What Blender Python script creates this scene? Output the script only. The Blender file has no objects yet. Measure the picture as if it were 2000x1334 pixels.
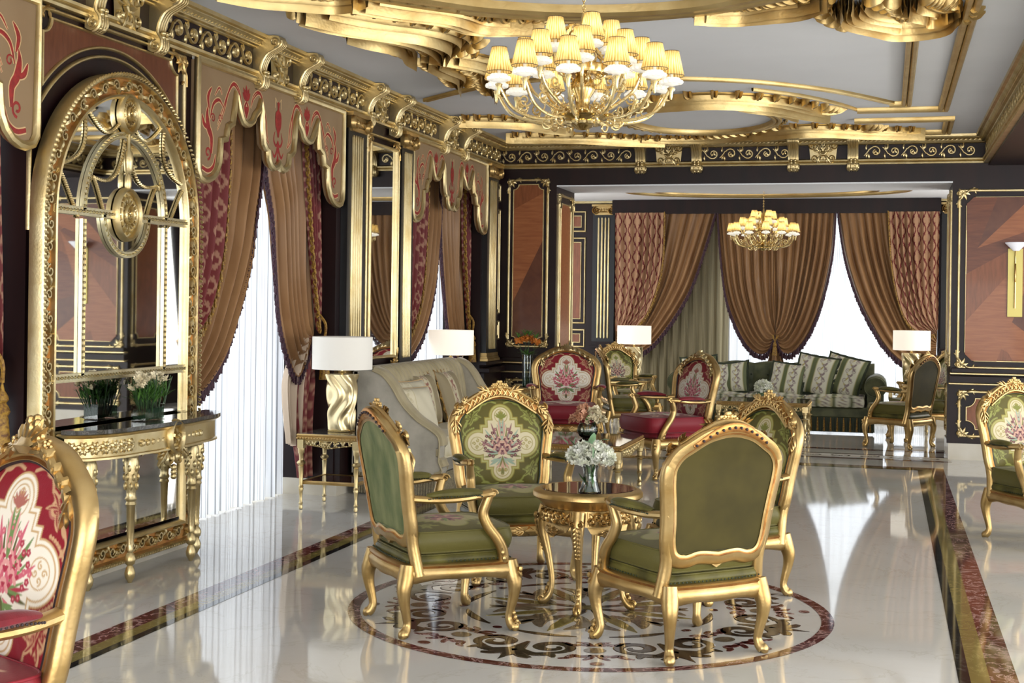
import bpy, math, random
import numpy as np
from mathutils import Vector, Matrix
from mathutils.geometry import tessellate_polygon
pi = math.pi
S = bpy.context.scene
COL = S.collection
rnd = random.Random(7)

# ------------------------------------------------------------------ camera
yaw, roll = 0.2671, -0.0135
cR = Vector((math.cos(yaw), math.sin(yaw), 0)); cF = Vector((-math.sin(yaw), math.cos(yaw), 0)); cU = Vector((0, 0, 1))
cr_, sr_ = math.cos(roll), math.sin(roll)
cR, cU = cR*cr_ - cU*sr_, cU*cr_ + cR*sr_
cam = bpy.data.cameras.new('camera')
cam.lens = 2674.37/2000*36; cam.sensor_width = 36; cam.sensor_fit = 'HORIZONTAL'
cam.shift_y = -(667-594.9)/2000; cam.clip_start = .05; cam.clip_end = 200
camo = bpy.data.objects.new('camera', cam); COL.objects.link(camo)
mw = Matrix((( cR.x, cU.x, -cF.x, 0), (cR.y, cU.y, -cF.y, 0), (cR.z, cU.z, -cF.z, 1.55), (0, 0, 0, 1)))
camo.matrix_world = mw
S.camera = camo

# ------------------------------------------------------------------ light
S.view_settings.view_transform = 'Standard'; S.view_settings.look = 'None'
S.view_settings.gamma = 1; S.view_settings.use_curve_mapping = False
S.view_settings.exposure = 0.16
w = bpy.data.worlds.new('world'); S.world = w; w.use_nodes = True
w.node_tree.nodes['Background'].inputs[0].default_value = (.90, .95, 1, 1)
w.node_tree.nodes['Background'].inputs[1].default_value = 1.7
def area(name, loc, direction, sx, sy, power, color=(1, 1, 1), spread=pi):
    l = bpy.data.lights.new(name, 'AREA'); l.shape = 'RECTANGLE'; l.size = sx; l.size_y = sy
    l.energy = power; l.color = color; l.spread = spread
    o = bpy.data.objects.new(name, l); COL.objects.link(o); o.location = loc
    o.rotation_euler = Vector(direction).to_track_quat('-Z', 'Y').to_euler()
    return o
# daylight outside the windows
for y0 in (4.95, 9.0, 13.1):
    area('window_daylight', (-5.6, y0, 1.7), (1, 0, -.12), 2.6, 3.0, 75, (.9, .95, 1))
area('window_daylight', (-.8, 20.6, 1.7), (0, -1, -.1), 3.2, 3.0, 90, (.9, .95, 1))
area('alcove_fill', (1.9, 17.4, 1.7), (-1, 0, .1), 2.0, 2.2, 60, (1, .97, .92))  # added fill at both hidden ends of the alcove; no windows there
area('alcove_fill', (-5.5, 17.4, 1.7), (1, 0, .1), 2.0, 2.2, 60, (1, .97, .92))
# added fill lights out of view, tilted up to brighten the ceiling
area('lounge_fill', (6.5, 5.5, 1.3), (-1, .15, .65), 11, 2.4, 500, (1, .97, .93))
area('lounge_fill', (-1.2, -3.2, 1.3), (0.0, 1, .85), 8, 2.4, 480, (1, .97, .94))
c_ = S.cycles
c_.max_bounces = 8; c_.diffuse_bounces = 3; c_.glossy_bounces = 4; c_.transmission_bounces = 6; c_.transparent_max_bounces = 8
c_.caustics_reflective = False; c_.caustics_refractive = False; c_.sample_clamp_indirect = 4
c_.use_denoising = True; c_.use_adaptive_sampling = True; c_.adaptive_threshold = .02

# ------------------------------------------------------------------ materials
MATS = {}
def lin(c):
    return tuple(((x/12.92) if x <= .04045 else ((x+.055)/1.055)**2.4) for x in c)
def hexc(h):
    return lin(tuple(int(h[i:i+2], 16)/255 for i in (0, 2, 4)))
class NT:
    def __init__(s, m):
        s.t = m.node_tree; s.b = s.t.nodes['Principled BSDF']; s.out = s.t.nodes['Material Output']
    def n(s, typ, **k):
        n = s.t.nodes.new(typ)
        for a, v in k.items(): setattr(n, a, v)
        return n
    def l(s, a, b): s.t.links.new(a, b)
    def math(s, op, a, b=None, c=None):
        n = s.n('ShaderNodeMath', operation=op)
        for i, v in enumerate((a, b, c)):
            if v is None: continue
            if isinstance(v, (int, float)): n.inputs[i].default_value = v
            else: s.l(v, n.inputs[i])
        return n.outputs[0]
    def ramp(s, fac, stops, interp='LINEAR'):
        n = s.n('ShaderNodeValToRGB'); n.color_ramp.interpolation = interp
        e = n.color_ramp.elements
        while len(e) < len(stops): e.new(.5)
        for q, (p, c) in zip(e, stops): q.position = p; q.color = (*c, 1)
        s.l(fac, n.inputs[0]); return n.outputs[0]
    def noise(s, scale, detail=3, vec=None, rough=.5, dist=0):
        n = s.n('ShaderNodeTexNoise'); n.inputs['Scale'].default_value = scale; n.inputs['Detail'].default_value = detail
        n.inputs['Roughness'].default_value = rough; n.inputs['Distortion'].default_value = dist
        if vec is not None: s.l(vec, n.inputs['Vector'])
        return n.outputs[0]
    def coord(s, kind='Object', scale=None, rot=None):
        c = s.n('ShaderNodeTexCoord').outputs[kind]
        if scale or rot:
            m = s.n('ShaderNodeMapping')
            if scale: m.inputs['Scale'].default_value = scale
            if rot: m.inputs['Rotation'].default_value = rot
            s.l(c, m.inputs[0]); return m.outputs[0]
        return c
    def mix(s, fac, a, b):
        n = s.n('ShaderNodeMix', data_type='RGBA')
        if isinstance(fac, (int, float)): n.inputs[0].default_value = fac
        else: s.l(fac, n.inputs[0])
        for i, v in ((6, a), (7, b)):
            if isinstance(v, tuple): n.inputs[i].default_value = (*v, 1)
            else: s.l(v, n.inputs[i])
        return n.outputs[2]
    def bump(s, h, strength=.3, dist=.01):
        n = s.n('ShaderNodeBump'); n.inputs['Strength'].default_value = strength; n.inputs['Distance'].default_value = dist
        s.l(h, n.inputs['Height']); s.l(n.outputs[0], s.b.inputs['Normal'])
def mat(name, col, metal=0, rough=.5, bump=None, var=None, sheen=0, coat=0, ior=None, emit=None, trans=0):
    m = bpy.data.materials.new(name); m.use_nodes = True; t = NT(m); b = t.b
    b.inputs['Base Color'].default_value = (*col, 1); b.inputs['Metallic'].default_value = metal
    b.inputs['Roughness'].default_value = rough
    if sheen: b.inputs['Specular IOR Level'].default_value = .22
    if sheen: b.inputs['Sheen Weight'].default_value = sheen; b.inputs['Sheen Roughness'].default_value = .35
    if coat: b.inputs['Coat Weight'].default_value = coat; b.inputs['Coat Roughness'].default_value = .06
    if ior: b.inputs['IOR'].default_value = ior
    if trans: b.inputs['Transmission Weight'].default_value = trans
    if emit: b.inputs['Emission Color'].default_value = (*emit[0], 1); b.inputs['Emission Strength'].default_value = emit[1]
    if var:      # (scale, dark colour, stretch)
        f = t.noise(var[0], 3, t.coord('Object', var[2] if len(var) > 2 else None))
        t.l(t.ramp(f, [(.35, col), (.68, var[1])]), b.inputs['Base Color'])
    if bump: t.bump(t.noise(bump[0], 2, t.coord('Object')), bump[1], bump[2] if len(bump) > 2 else .004)
    MATS[name] = m; return m
gold = mat('gold_leaf', (.58, .41, .18), .9, .36, bump=(60, .2), var=(7, (.45, .29, .10)))
gold_pale = mat('pale_gold', (.66, .55, .31), .95, .36, bump=(70, .22), var=(7, (.54, .41, .19)))
gold_ceil = mat('ceiling_gold', (.66, .50, .23), .92, .40, bump=(45, .3), var=(5, (.52, .36, .14)))
gold_deep = mat('ceiling_gold_deep', (.50, .33, .11), .92, .42, bump=(45, .3), var=(6, (.40, .25, .07)))  # darker gold painted on the lower strands, deepening the grooves
gold_rub_shade = mat('rubbed_shade_gold', (.55, .28, .08), .9, .4, bump=(60, .3), var=(20, (.35, .15, .05)))  # rubbed grooves and coves; also paints recess shade behind mirror and table carving
silverg = mat('champagne_leaf', (.70, .64, .42), 1, .32, bump=(60, .25), var=(8, (.6, .5, .3)))
brass = mat('brass', (.62, .44, .17), 1, .18)
lampgold = mat('brushed_gold', (.80, .66, .38), 1, .33)
mahog = mat('dark_mahogany', hexc('160b0d'), 0, .38, var=(6, hexc('22100f'), (1, 1, .15)))
mahog.node_tree.nodes['Principled BSDF'].inputs['Specular IOR Level'].default_value = .28
mahog2 = mat('ebony_band', hexc('101012'), 0, .36)
plaster = mat('ceiling_paint', hexc('eef0f3'), 0, .6, var=(1.2, hexc('e9ebee')))
cream_st = mat('cream_stone', hexc('d8d2c4'), 0, .25, var=(3, hexc('c9c0ac')))
white_paint = mat('white_paint', hexc('e4e2dc'), 0, .5)
black = mat('black_rubber', (.01, .01, .01), 0, .6)
mirror_m = mat('mirror_silver', (.82, .84, .84), 1, .02)
def thin_glass(name, tint, body=None, k=0.):
    m = bpy.data.materials.new(name); m.use_nodes = True; t = NT(m); t.t.nodes.remove(t.b)
    tp = t.n('ShaderNodeBsdfTransparent'); gl = t.n('ShaderNodeBsdfGlossy'); gl.inputs['Roughness'].default_value = .03
    tp.inputs[0].default_value = (*tint, 1); fz = t.n('ShaderNodeFresnel'); fz.inputs[0].default_value = 1.5; mx = t.n('ShaderNodeMixShader')
    f = t.math('ADD', t.math('MULTIPLY', fz.outputs[0], .9), .03); t.l(f, mx.inputs[0]); t.l(tp.outputs[0], mx.inputs[1]); t.l(gl.outputs[0], mx.inputs[2]); last = mx.outputs[0]
    if body:
        d = t.n('ShaderNodeBsdfDiffuse'); d.inputs[0].default_value = (*body, 1); m2 = t.n('ShaderNodeMixShader'); m2.inputs[0].default_value = k
        t.l(last, m2.inputs[1]); t.l(d.outputs[0], m2.inputs[2]); last = m2.outputs[0]
    t.l(last, t.out.inputs[0]); return m
glass_m = thin_glass('clear_glass', (.93, .96, .95))
crystal = mat('crystal', (1, .98, .93), 0, .08, ior=1.5, trans=.3, emit=((1, .95, .82), .25))  # faint emission makes the crystal glow, though it is no lamp
amber = mat('amber_glass', (.72, .56, .26), .75, .16, coat=.3)
shade_lit = None
green_v = mat('green_velvet', hexc('69632f'), 0, .38, sheen=.05, var=(8, hexc('403c1c')), bump=(180, .1))
green_back = mat('green_back_velvet', hexc('8d9060'), 0, .6, sheen=.15, var=(12, hexc('5b693c'), (1, 1, .35)), bump=(180, .1))
olive_back = mat('olive_back_cloth', hexc('4b431d'), 0, .7, sheen=.05, var=(5, hexc('3c3617')))
red_v = mat('red_velvet', hexc('8c2630'), 0, .5, sheen=.3, var=(9, hexc('6a1620')), bump=(180, .1))
teal_v = mat('sage_velvet', hexc('6a6c4c'), 0, .45, sheen=.15, var=(6, hexc('454a36')), bump=(120, .1))
grey_v = mat('silver_velvet', hexc('b9b2a2'), 0, .5, sheen=.5, var=(7, hexc('a09a8b')), bump=(80, .15))
tuft_v = mat('cream_satin', hexc('b5a888'), 0, .4, sheen=.3, var=(5, hexc('a39675')))
gimp = mat('dark_gimp', hexc('2c1c1e'), 0, .6)
gimp_g = mat('green_gimp', hexc('2b3420'), 0, .6)
satin = mat('copper_satin', hexc('99744f'), 0, .34, var=(2.2, hexc('84603f'), (3, 3, .5)), sheen=.15)
lining = mat('cream_lining', hexc('cbb59c'), 0, .6)
purple = mat('aubergine_fringe', hexc('43202f'), 0, .7, var=(50, hexc('2a121f')))
goldfr = mat('gold_fringe', hexc('a8822f'), 0, .6, var=(60, hexc('5e3a1a')))
pelmet_c = mat('bronze_cloth', hexc('90785a'), 0, .45, var=(3, hexc('886f52')), sheen=.1)
redthread = mat('red_embroidery', hexc('7c1512'), 0, .5, var=(40, hexc('9a231c')))
palethread = mat('pale_piping', hexc('c9a878'), 0, .5)
leafm = mat('leaf_green', hexc('3f6a2a'), 0, .5, var=(20, hexc('5e8a3d')))
leafp = mat('eucalyptus_green', hexc('8fae8a'), 0, .5, var=(12, hexc('6f9468')))
stemm = mat('stem_green', hexc('2c4a22'), 0, .5)
petal_w = mat('white_petal', hexc('f0f0e6'), 0, .5, var=(20, hexc('dfe3c4')))
petal_p = mat('peach_petal', hexc('e8b391'), 0, .5, var=(20, hexc('dca07c')))
petal_c = mat('cream_petal', hexc('e9dcb8'), 0, .5)
petal_o = mat('orange_petal', hexc('d98a3a'), 0, .5, var=(30, hexc('c87028')))
waterm = thin_glass('water_green', (.55, .70, .60), hexc('54735a'), .30)
obrass = mat('olive_brass', (.40, .34, .12), 1, .4)
opal = mat('opal_glass', (.9, .91, .95), 0, .3, emit=((.9, .92, 1), .25))
concrete = mat('outside_paving', hexc('d8dadc'), 0, .8)

def wood_mat(name, c1, c2, scale=(1.5, 1.5, 1.5), rough=.25, grain=14):
    m = mat(name, c1, 0, rough+.08, coat=.1); m.node_tree.nodes['Principled BSDF'].inputs['Specular IOR Level'].default_value = .35; t = NT(m)
    v = t.coord('Object', scale)
    f = t.noise(grain, 4, v, .55, .6)
    t.l(t.ramp(f, [(.3, c1), (.72, c2)]), t.b.inputs['Base Color']); return m
wood1 = wood_mat('veneer_light', hexc('a5653c'), hexc('8c4f2c'), (.3, 1, 3))
wood2 = wood_mat('veneer_mid', hexc('8f5230'), hexc('74401f'), (2.6, 1, .4))
wood3 = wood_mat('veneer_dark', hexc('7a4429'), hexc('5f311d'), (.3, 1, 3.2))
wood4 = wood_mat('veneer_brown', hexc('6b3f2a'), hexc('583020'), (.5, 3, .5))

def marble(name, base, alt, vein, vscale=4, vw=.02, rough=.06, nscale=1.6, strength=1.0):
    m = mat(name, base, 0, rough); t = NT(m)
    v = t.coord('Object')
    a = t.ramp(t.noise(nscale, 5, v, .6, .8), [(.3, base), (.7, alt)])
    n = t.noise(vscale, 6, v, .62, 1.6)
    d = t.math('ABSOLUTE', t.math('SUBTRACT', n, .5))
    k = t.math('MULTIPLY', t.math('SUBTRACT', 1, t.math('MINIMUM', t.math('DIVIDE', d, vw), 1)), strength)
    t.l(t.mix(k, a, vein), t.b.inputs['Base Color']); t.b.inputs['Specular IOR Level'].default_value = .36; return m
m_floor = marble('cream_marble', hexc('dad6ce'), hexc('cfc9bd'), hexc('bdb29c'), 1.2, .012, .05, .8, .35)
m_floor.node_tree.nodes['Principled BSDF'].inputs['Specular IOR Level'].default_value = .46
m_red = marble('rosso_marble', hexc('4d1c1c'), hexc('5e2a26'), hexc('c9a9a0'), 5, .03, .06, 3, .8)
m_oliv = marble('olive_marble', hexc('85763f'), hexc('78693a'), hexc('a89a60'), 5, .02, .06, 2, .5)
m_blk = marble('black_marble', hexc('141413'), hexc('24221d'), hexc('6d675c'), 5, .015, .05, 3, .6)
m_emp = marble('emperador_marble', hexc('2e241e'), hexc('43352a'), hexc('7c6a58'), 8, .02, .06, 6, .6)
m_taupe = marble('taupe_marble', hexc('7f6f58'), hexc('6d5c46'), hexc('9c8c72'), 5, .02, .06, 4, .4)
m_top = marble('table_top_marble', hexc('2a1712'), hexc('4a2a20'), hexc('a08774'), 14, .02, .04, 9, .55)
m_topg = marble('grey_top_marble', hexc('3a3833'), hexc('55514a'), hexc('8d877c'), 12, .02, .06, 9, .5)

def translucent(name, col, tr, stripes=None, alpha=1.0):
    m = bpy.data.materials.new(name); m.use_nodes = True; t = NT(m)
    t.t.nodes.remove(t.b)
    d = t.n('ShaderNodeBsdfDiffuse'); q = t.n('ShaderNodeBsdfTranslucent'); mx = t.n('ShaderNodeMixShader')
    mx.inputs[0].default_value = tr
    for n in (d, q): n.inputs[0].default_value = (*col, 1)
    if stripes:
        u = t.n('ShaderNodeUVMap').outputs[0]; sp = t.n('ShaderNodeSeparateXYZ'); t.l(u, sp.inputs[0])
        f = t.math('FRACT', t.math('MULTIPLY', sp.outputs[0], stripes[0]))
        k = t.math('GREATER_THAN', f, 1-stripes[2])
        c = t.mix(k, col, stripes[1])
        t.l(c, d.inputs[0]); t.l(c, q.inputs[0])
    t.l(d.outputs[0], mx.inputs[1]); t.l(q.outputs[0], mx.inputs[2])
    last = mx.outputs[0]
    if alpha < 1:
        tp = t.n('ShaderNodeBsdfTransparent'); m2 = t.n('ShaderNodeMixShader'); m2.inputs[0].default_value = alpha
        t.l(tp.outputs[0], m2.inputs[1]); t.l(last, m2.inputs[2]); last = m2.outputs[0]
    t.l(last, t.out.inputs[0]); MATS[name] = m; return m
sheer_m = translucent('striped_sheer', (.88, .90, .93), .6, (105, hexc('a2a4a8'), .22), .9)
sheer_c = translucent('striped_cream_sheer', hexc('b8ad8e'), .35, (90, hexc('7d7256'), .3), 1)

def pleated_silk(name, c1, c2, pleats):      # lets the bulb inside shine through
    m = bpy.data.materials.new(name); m.use_nodes = True; t = NT(m); t.t.nodes.remove(t.b)
    u = t.n('ShaderNodeUVMap').outputs[0]; sp = t.n('ShaderNodeSeparateXYZ'); t.l(u, sp.inputs[0])
    f = t.math('SINE', t.math('MULTIPLY', sp.outputs[0], 2*pi*pleats))
    n = t.noise(30, 2, t.coord('UV', (1.0, .08, 1)))
    g = t.math('ADD', t.math('MULTIPLY', f, .30), n)
    c = t.ramp(g, [(.15, c1), (.85, c2)])
    d = t.n('ShaderNodeBsdfDiffuse'); q = t.n('ShaderNodeBsdfTranslucent'); mx = t.n('ShaderNodeMixShader'); mx.inputs[0].default_value = .6
    t.l(c, d.inputs[0]); t.l(c, q.inputs[0]); t.l(d.outputs[0], mx.inputs[1]); t.l(q.outputs[0], mx.inputs[2]); t.l(mx.outputs[0], t.out.inputs[0]); return m
shade_lit = pleated_silk('pleated_gold_silk', hexc('b08c48'), hexc('f0d898'), 26)
bulb = mat('lit_bulb', (1, .95, .85), 0, .3, emit=((1, .90, .70), 60))
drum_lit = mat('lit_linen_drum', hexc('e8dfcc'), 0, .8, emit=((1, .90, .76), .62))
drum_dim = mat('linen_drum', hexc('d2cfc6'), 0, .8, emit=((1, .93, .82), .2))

def vcol(name, rough=.55, sheen=.1, bumps=150):
    m = mat(name, (1, 1, 1), 0, rough, sheen=sheen); t = NT(m)
    a = t.n('ShaderNodeVertexColor'); a.layer_name = 'Col'
    t.l(a.outputs[0], t.b.inputs['Base Color'])
    t.bump(t.noise(bumps, 2, t.coord('Object')), .15, .003); return m
embr = vcol('embroidered_silk', .42, .1)
damask = vcol('woven_damask', .5, .05)
brocade = vcol('brocade_cloth', .5, .1)

# ------------------------------------------------------------------ mesh helpers
class MB:
    def __init__(s): s.v = []; s.f = []; s.m = []; s.n = 0; s.c = []; s.uv = []; s.hc = False; s.hu = False
    def add(s, v, f, mat=0, col=None, uv=None):
        v = np.asarray(v, float).reshape(-1, 3); o = s.n
        s.v.append(v); s.f.extend([tuple(i+o for i in q) for q in f])
        s.m.extend([mat]*len(f) if isinstance(mat, int) else mat); s.n += len(v)
        s.c.append(np.ones((len(v), 3)) if col is None else np.asarray(col).reshape(-1, 3)); s.hc |= col is not None
        s.uv.append(np.zeros((len(v), 2)) if uv is None else np.asarray(uv).reshape(-1, 2)); s.hu |= uv is not None
        return s
    def build(s, name, mats, parent=None, sharp=42, world=False):
        if not isinstance(mats, (list, tuple)): mats = [mats]
        V = np.vstack(s.v)
        loc = None
        if parent is not None and world:
            p = parent; off = np.zeros(3)
            while p is not None: off += np.array(p.location); p = p.parent
            V = V - off
        elif parent is None:
            lo, hi = V.min(0), V.max(0); loc = np.array([(lo[0]+hi[0])/2, (lo[1]+hi[1])/2, lo[2]]); V = V - loc
        me = bpy.data.meshes.new(name)
        me.from_pydata(V.tolist(), [], s.f)
        me.polygons.foreach_set('material_index', s.m)
        me.polygons.foreach_set('use_smooth', [True]*len(s.f))
        for m in mats: me.materials.append(m)
        if s.hc:
            ca = me.color_attributes.new('Col', 'FLOAT_COLOR', 'POINT')
            C = np.hstack([np.vstack(s.c), np.ones((s.n, 1))]).astype(np.float32); ca.data.foreach_set('color', C.ravel())
        if s.hu:
            ul = me.uv_layers.new(name='UVMap'); li = np.zeros(len(me.loops), np.int32); me.loops.foreach_get('vertex_index', li)
            ul.data.foreach_set('uv', np.vstack(s.uv)[li].astype(np.float32).ravel())
        me.update()
        if sharp: me.set_sharp_from_angle(angle=math.radians(sharp))
        o = bpy.data.objects.new(name, me); COL.objects.link(o)
        if loc is not None: o.location = loc
        if parent is not None: o.parent = parent
        return o
def tag(o, label, cat, group=None):
    o['label'] = label; o['category'] = cat
    if group: o['group'] = group
    return o
def thing(name, label, cat, loc=(0, 0, 0), rz=0, group=None):
    o = bpy.data.objects.new(name, None); COL.objects.link(o); o.empty_display_size = .1
    o.location = loc; o.rotation_euler = (0, 0, rz); return tag(o, label, cat, group)
def struct(o): o['kind'] = 'structure'; return o
def dup(root, loc=None, rz=None, label=None, group=None, scale=None):
    def cp(o, par):
        c = o.copy(); COL.objects.link(c); c.parent = par
        for ch in o.children: cp(ch, c)
        return c
    r = cp(root, None)
    if loc is not None: r.location = loc
    if rz is not None: r.rotation_euler = (0, 0, rz)
    if label: r['label'] = label
    if group: r['group'] = group
    if scale: r.scale = scale
    return r
def A(*r): return np.array(r, float)
def gridfaces(nu, nv, cu=False, cv=False):   # nu x nv verts, index i*nv+j
    F = []
    for i in range(nu if cu else nu-1):
        i2 = (i+1) % nu
        for j in range(nv if cv else nv-1):
            j2 = (j+1) % nv
            F.append((i*nv+j, i2*nv+j, i2*nv+j2, i*nv+j2))
    return F
def box(mb, x0, x1, y0, y1, z0, z1, mat=0, fr=None, b=0):
    if b:
        v = []
        for z, k in ((z0, b), (z0+b, 0), (z1-b, 0), (z1, b)):
            v += [(x0+k, y0+k, z), (x1-k, y0+k, z), (x1-k, y1-k, z), (x0+k, y1-k, z)]
        f = [(3, 2, 1, 0), (12, 13, 14, 15)] + [(a*4+i, a*4+(i+1) % 4, a*4+4+(i+1) % 4, a*4+4+i) for a in range(3) for i in range(4)]
    else:
        v = [(x0, y0, z0), (x1, y0, z0), (x1, y1, z0), (x0, y1, z0), (x0, y0, z1), (x1, y0, z1), (x1, y1, z1), (x0, y1, z1)]
        f = [(3, 2, 1, 0), (4, 5, 6, 7), (0, 1, 5, 4), (1, 2, 6, 5), (2, 3, 7, 6), (3, 0, 4, 7)]
    v = np.array(v, float)
    if fr: v = fr(v)
    mb.add(v, f, mat)
def grid(mb, nu, nv, fn, mat=0, cu=False, cv=False, col=None, uv=False):
    a = np.linspace(0, 1, nu, endpoint=not cu); b = np.linspace(0, 1, nv, endpoint=not cv)
    U, V = np.meshgrid(a, b, indexing='ij')
    P = fn(U, V); P = np.stack(P, -1).reshape(-1, 3)
    c = col(U, V).reshape(-1, 3) if callable(col) else col
    mb.add(P, gridfaces(nu, nv, cu, cv), mat, c, np.stack([U, V], -1) if uv else None)
def frames(P, closed=False):
    T = np.gradient(P, axis=0) if not closed else (np.roll(P, -1, 0)-np.roll(P, 1, 0))
    T /= np.linalg.norm(T, axis=1)[:, None]+1e-12
    N = np.zeros_like(P); a = A(0, 0, 1) if abs(T[0][2]) < .9 else A(1, 0, 0)
    n = a - T[0]*(a@T[0]); n /= np.linalg.norm(n)+1e-12; N[0] = n
    for i in range(1, len(P)):
        n = n - T[i]*(n@T[i]); n /= np.linalg.norm(n)+1e-12; N[i] = n
    return T, N, np.cross(T, N)
def tube(mb, P, r, seg=8, mat=0, closed=False, up=None, flat=1., caps=True, fr=None):
    P = np.asarray(P, float)
    if len(P) < 2: return
    r = np.broadcast_to(np.asarray(r, float), (len(P),))
    T, N, B = frames(P, closed)
    if up is not None:
        up = A(*up); B = np.cross(T, up); B /= np.linalg.norm(B, axis=1)[:, None]+1e-9; N = np.cross(B, T)
    a = np.linspace(0, 2*pi, seg, endpoint=False)
    V = P[:, None, :] + r[:, None, None]*(np.cos(a)[None, :, None]*N[:, None, :]*flat + np.sin(a)[None, :, None]*B[:, None, :])
    F = gridfaces(len(P), seg, closed, True)
    V = V.reshape(-1, 3)
    if caps and not closed:
        F.append(tuple(range(seg-1, -1, -1))); k = (len(P)-1)*seg; F.append(tuple(range(k, k+seg)))
    if fr: V = fr(V)
    mb.add(V, F, mat)
def lathe(mb, prof, c=(0, 0, 0), seg=20, mat=0, flute=None, uv=False, sq=0, twist=0):
    prof = np.asarray(prof, float); n = len(prof)
    a = np.linspace(0, 2*pi, seg, endpoint=False)
    R = np.repeat(prof[:, 0][:, None], seg, 1)
    if flute:
        k, depth, z0, z1 = flute
        msk = ((prof[:, 1] >= z0) & (prof[:, 1] <= z1))[:, None]
        R = R*(1-msk*depth*(.5+.5*np.cos(k*a))[None, :])
    X = R*np.cos(a) + c[0]; Y = R*np.sin(a)+c[1]; Z = np.repeat(prof[:, 1][:, None], seg, 1)+c[2]
    F = gridfaces(n, seg, False, True)
    F = [tuple(reversed(q)) for q in F]
    if prof[0, 0] > 1e-4: F.append(tuple(range(seg)) [::-1])
    if prof[-1, 0] > 1e-4: F.append(tuple(range((n-1)*seg, n*seg)))
    uvv = None
    if uv: uvv = np.stack([np.repeat((a/(2*pi))[None], n, 0), np.repeat(np.linspace(0, 1, n)[:, None], seg, 1)], -1)
    mb.add(np.stack([X, Y, Z], -1).reshape(-1, 3), F, mat, None, uvv)
def blob(mb, c, r, mat=0, seg=8, rings=6, fr=None, rot=None):
    r = np.broadcast_to(np.asarray(r, float), (3,))
    th = np.linspace(0, pi, rings+1)[1:-1]; a = np.linspace(0, 2*pi, seg, endpoint=False)
    V = [(0, 0, 1)] + [(math.sin(t)*math.cos(x), math.sin(t)*math.sin(x), math.cos(t)) for t in th for x in a] + [(0, 0, -1)]
    V = np.array(V)*r
    if rot is not None: V = V@np.array(rot).T
    V = V + A(*c); m = len(th)
    F = [(0, 1+i, 1+(i+1) % seg) for i in range(seg)]
    for k in range(m-1):
        for i in range(seg): F.append((1+k*seg+i, 1+(k+1)*seg+i, 1+(k+1)*seg+(i+1) % seg, 1+k*seg+(i+1) % seg))
    e = len(V)-1; F += [(e, 1+(m-1)*seg+(i+1) % seg, 1+(m-1)*seg+i) for i in range(seg)]
    if fr: V = fr(V)
    mb.add(V, F, mat)
def affine(o, u, v, n):
    o, u, v, n = A(*o), A(*u), A(*v), A(*n)
    M = np.stack([u, v, n]); return lambda P: np.asarray(P)@M + o
def crom(pts, n=8, closed=False):
    P = np.asarray(pts, float); m = len(P)
    if m < 3 and not closed:
        t = np.linspace(0, 1, n+1)[:, None]; return P[0]*(1-t)+P[1]*t
    out = []
    g = (lambda i: P[i % m]) if closed else (lambda i: P[min(max(i, 0), m-1)])
    for i in range(m if closed else m-1):
        a, b, c, d = g(i-1), g(i), g(i+1), g(i+2)
        for k in range(n):
            t = k/n
            out.append(.5*((2*b)+(c-a)*t+(2*a-5*b+4*c-d)*t*t+(3*b-a-3*c+d)*t**3))
    if not closed: out.append(P[-1])
    return np.array(out)
def resample(P, n):
    P = np.asarray(P, float); d = np.r_[0, np.cumsum(np.linalg.norm(np.diff(P, axis=0), axis=1))]
    s = np.linspace(0, d[-1], n); return np.stack([np.interp(s, d, P[:, k]) for k in range(P.shape[1])], -1)
def nrm2(P, closed=False):
    T = np.gradient(P, axis=0) if not closed else (np.roll(P, -1, 0)-np.roll(P, 1, 0))
    T /= np.linalg.norm(T, axis=1)[:, None]+1e-12
    return np.stack([-T[:, 1], T[:, 0]], -1)
def stroke(mb, fr, P, w, h, mat=0, seg=4, lift=0., closed=False, flat=False):
    P = np.asarray(P, float)[:, :2]
    N = nrm2(P, closed); w = np.broadcast_to(np.asarray(w, float), (len(P),)); h = np.broadcast_to(np.asarray(h, float), (len(P),))
    if flat: cs = [(-1, 0), (-.8, 1), (.8, 1), (1, 0)]
    else: cs = [(math.cos(pi*(1-j/seg)), math.sin(pi*j/seg)) for j in range(seg+1)]
    V = np.zeros((len(P), len(cs), 3))
    for j, (a, b) in enumerate(cs):
        V[:, j, :2] = P - N*(a*w/2)[:, None]; V[:, j, 2] = lift + b*h
    F = [tuple(reversed(q)) for q in gridfaces(len(P), len(cs), closed, False)]
    mb.add(fr(V.reshape(-1, 3)), F, mat)
def mould(mb, fr, P, prof, closed=True, mat=0, segm=None):
    """prof: (offset to the left of the path, height); mitred"""
    P = np.asarray(P, float); n = len(P)
    Tn = (np.roll(P, -1, 0)-P); Tp = (P-np.roll(P, 1, 0))
    if not closed: Tn[-1] = Tp[-1]; Tp[0] = Tn[0]
    Tn /= np.linalg.norm(Tn, axis=1)[:, None]+1e-12; Tp /= np.linalg.norm(Tp, axis=1)[:, None]+1e-12
    Nn = np.stack([-Tn[:, 1], Tn[:, 0]], -1); Np = np.stack([-Tp[:, 1], Tp[:, 0]], -1)
    M = Nn+Np; M /= (np.linalg.norm(M, axis=1)**2)[:, None]/2+1e-9; 
    V = np.zeros((n, len(prof), 3))
    for j, (o, h) in enumerate(prof): V[:, j, :2] = P+M*o; V[:, j, 2] = h
    F = gridfaces(n, len(prof), closed, False)
    mb.add(fr(V.reshape(-1, 3)), F, mat if segm is None else [segm.get(i % (len(prof)-1), mat) for i in range(len(F))])
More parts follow.
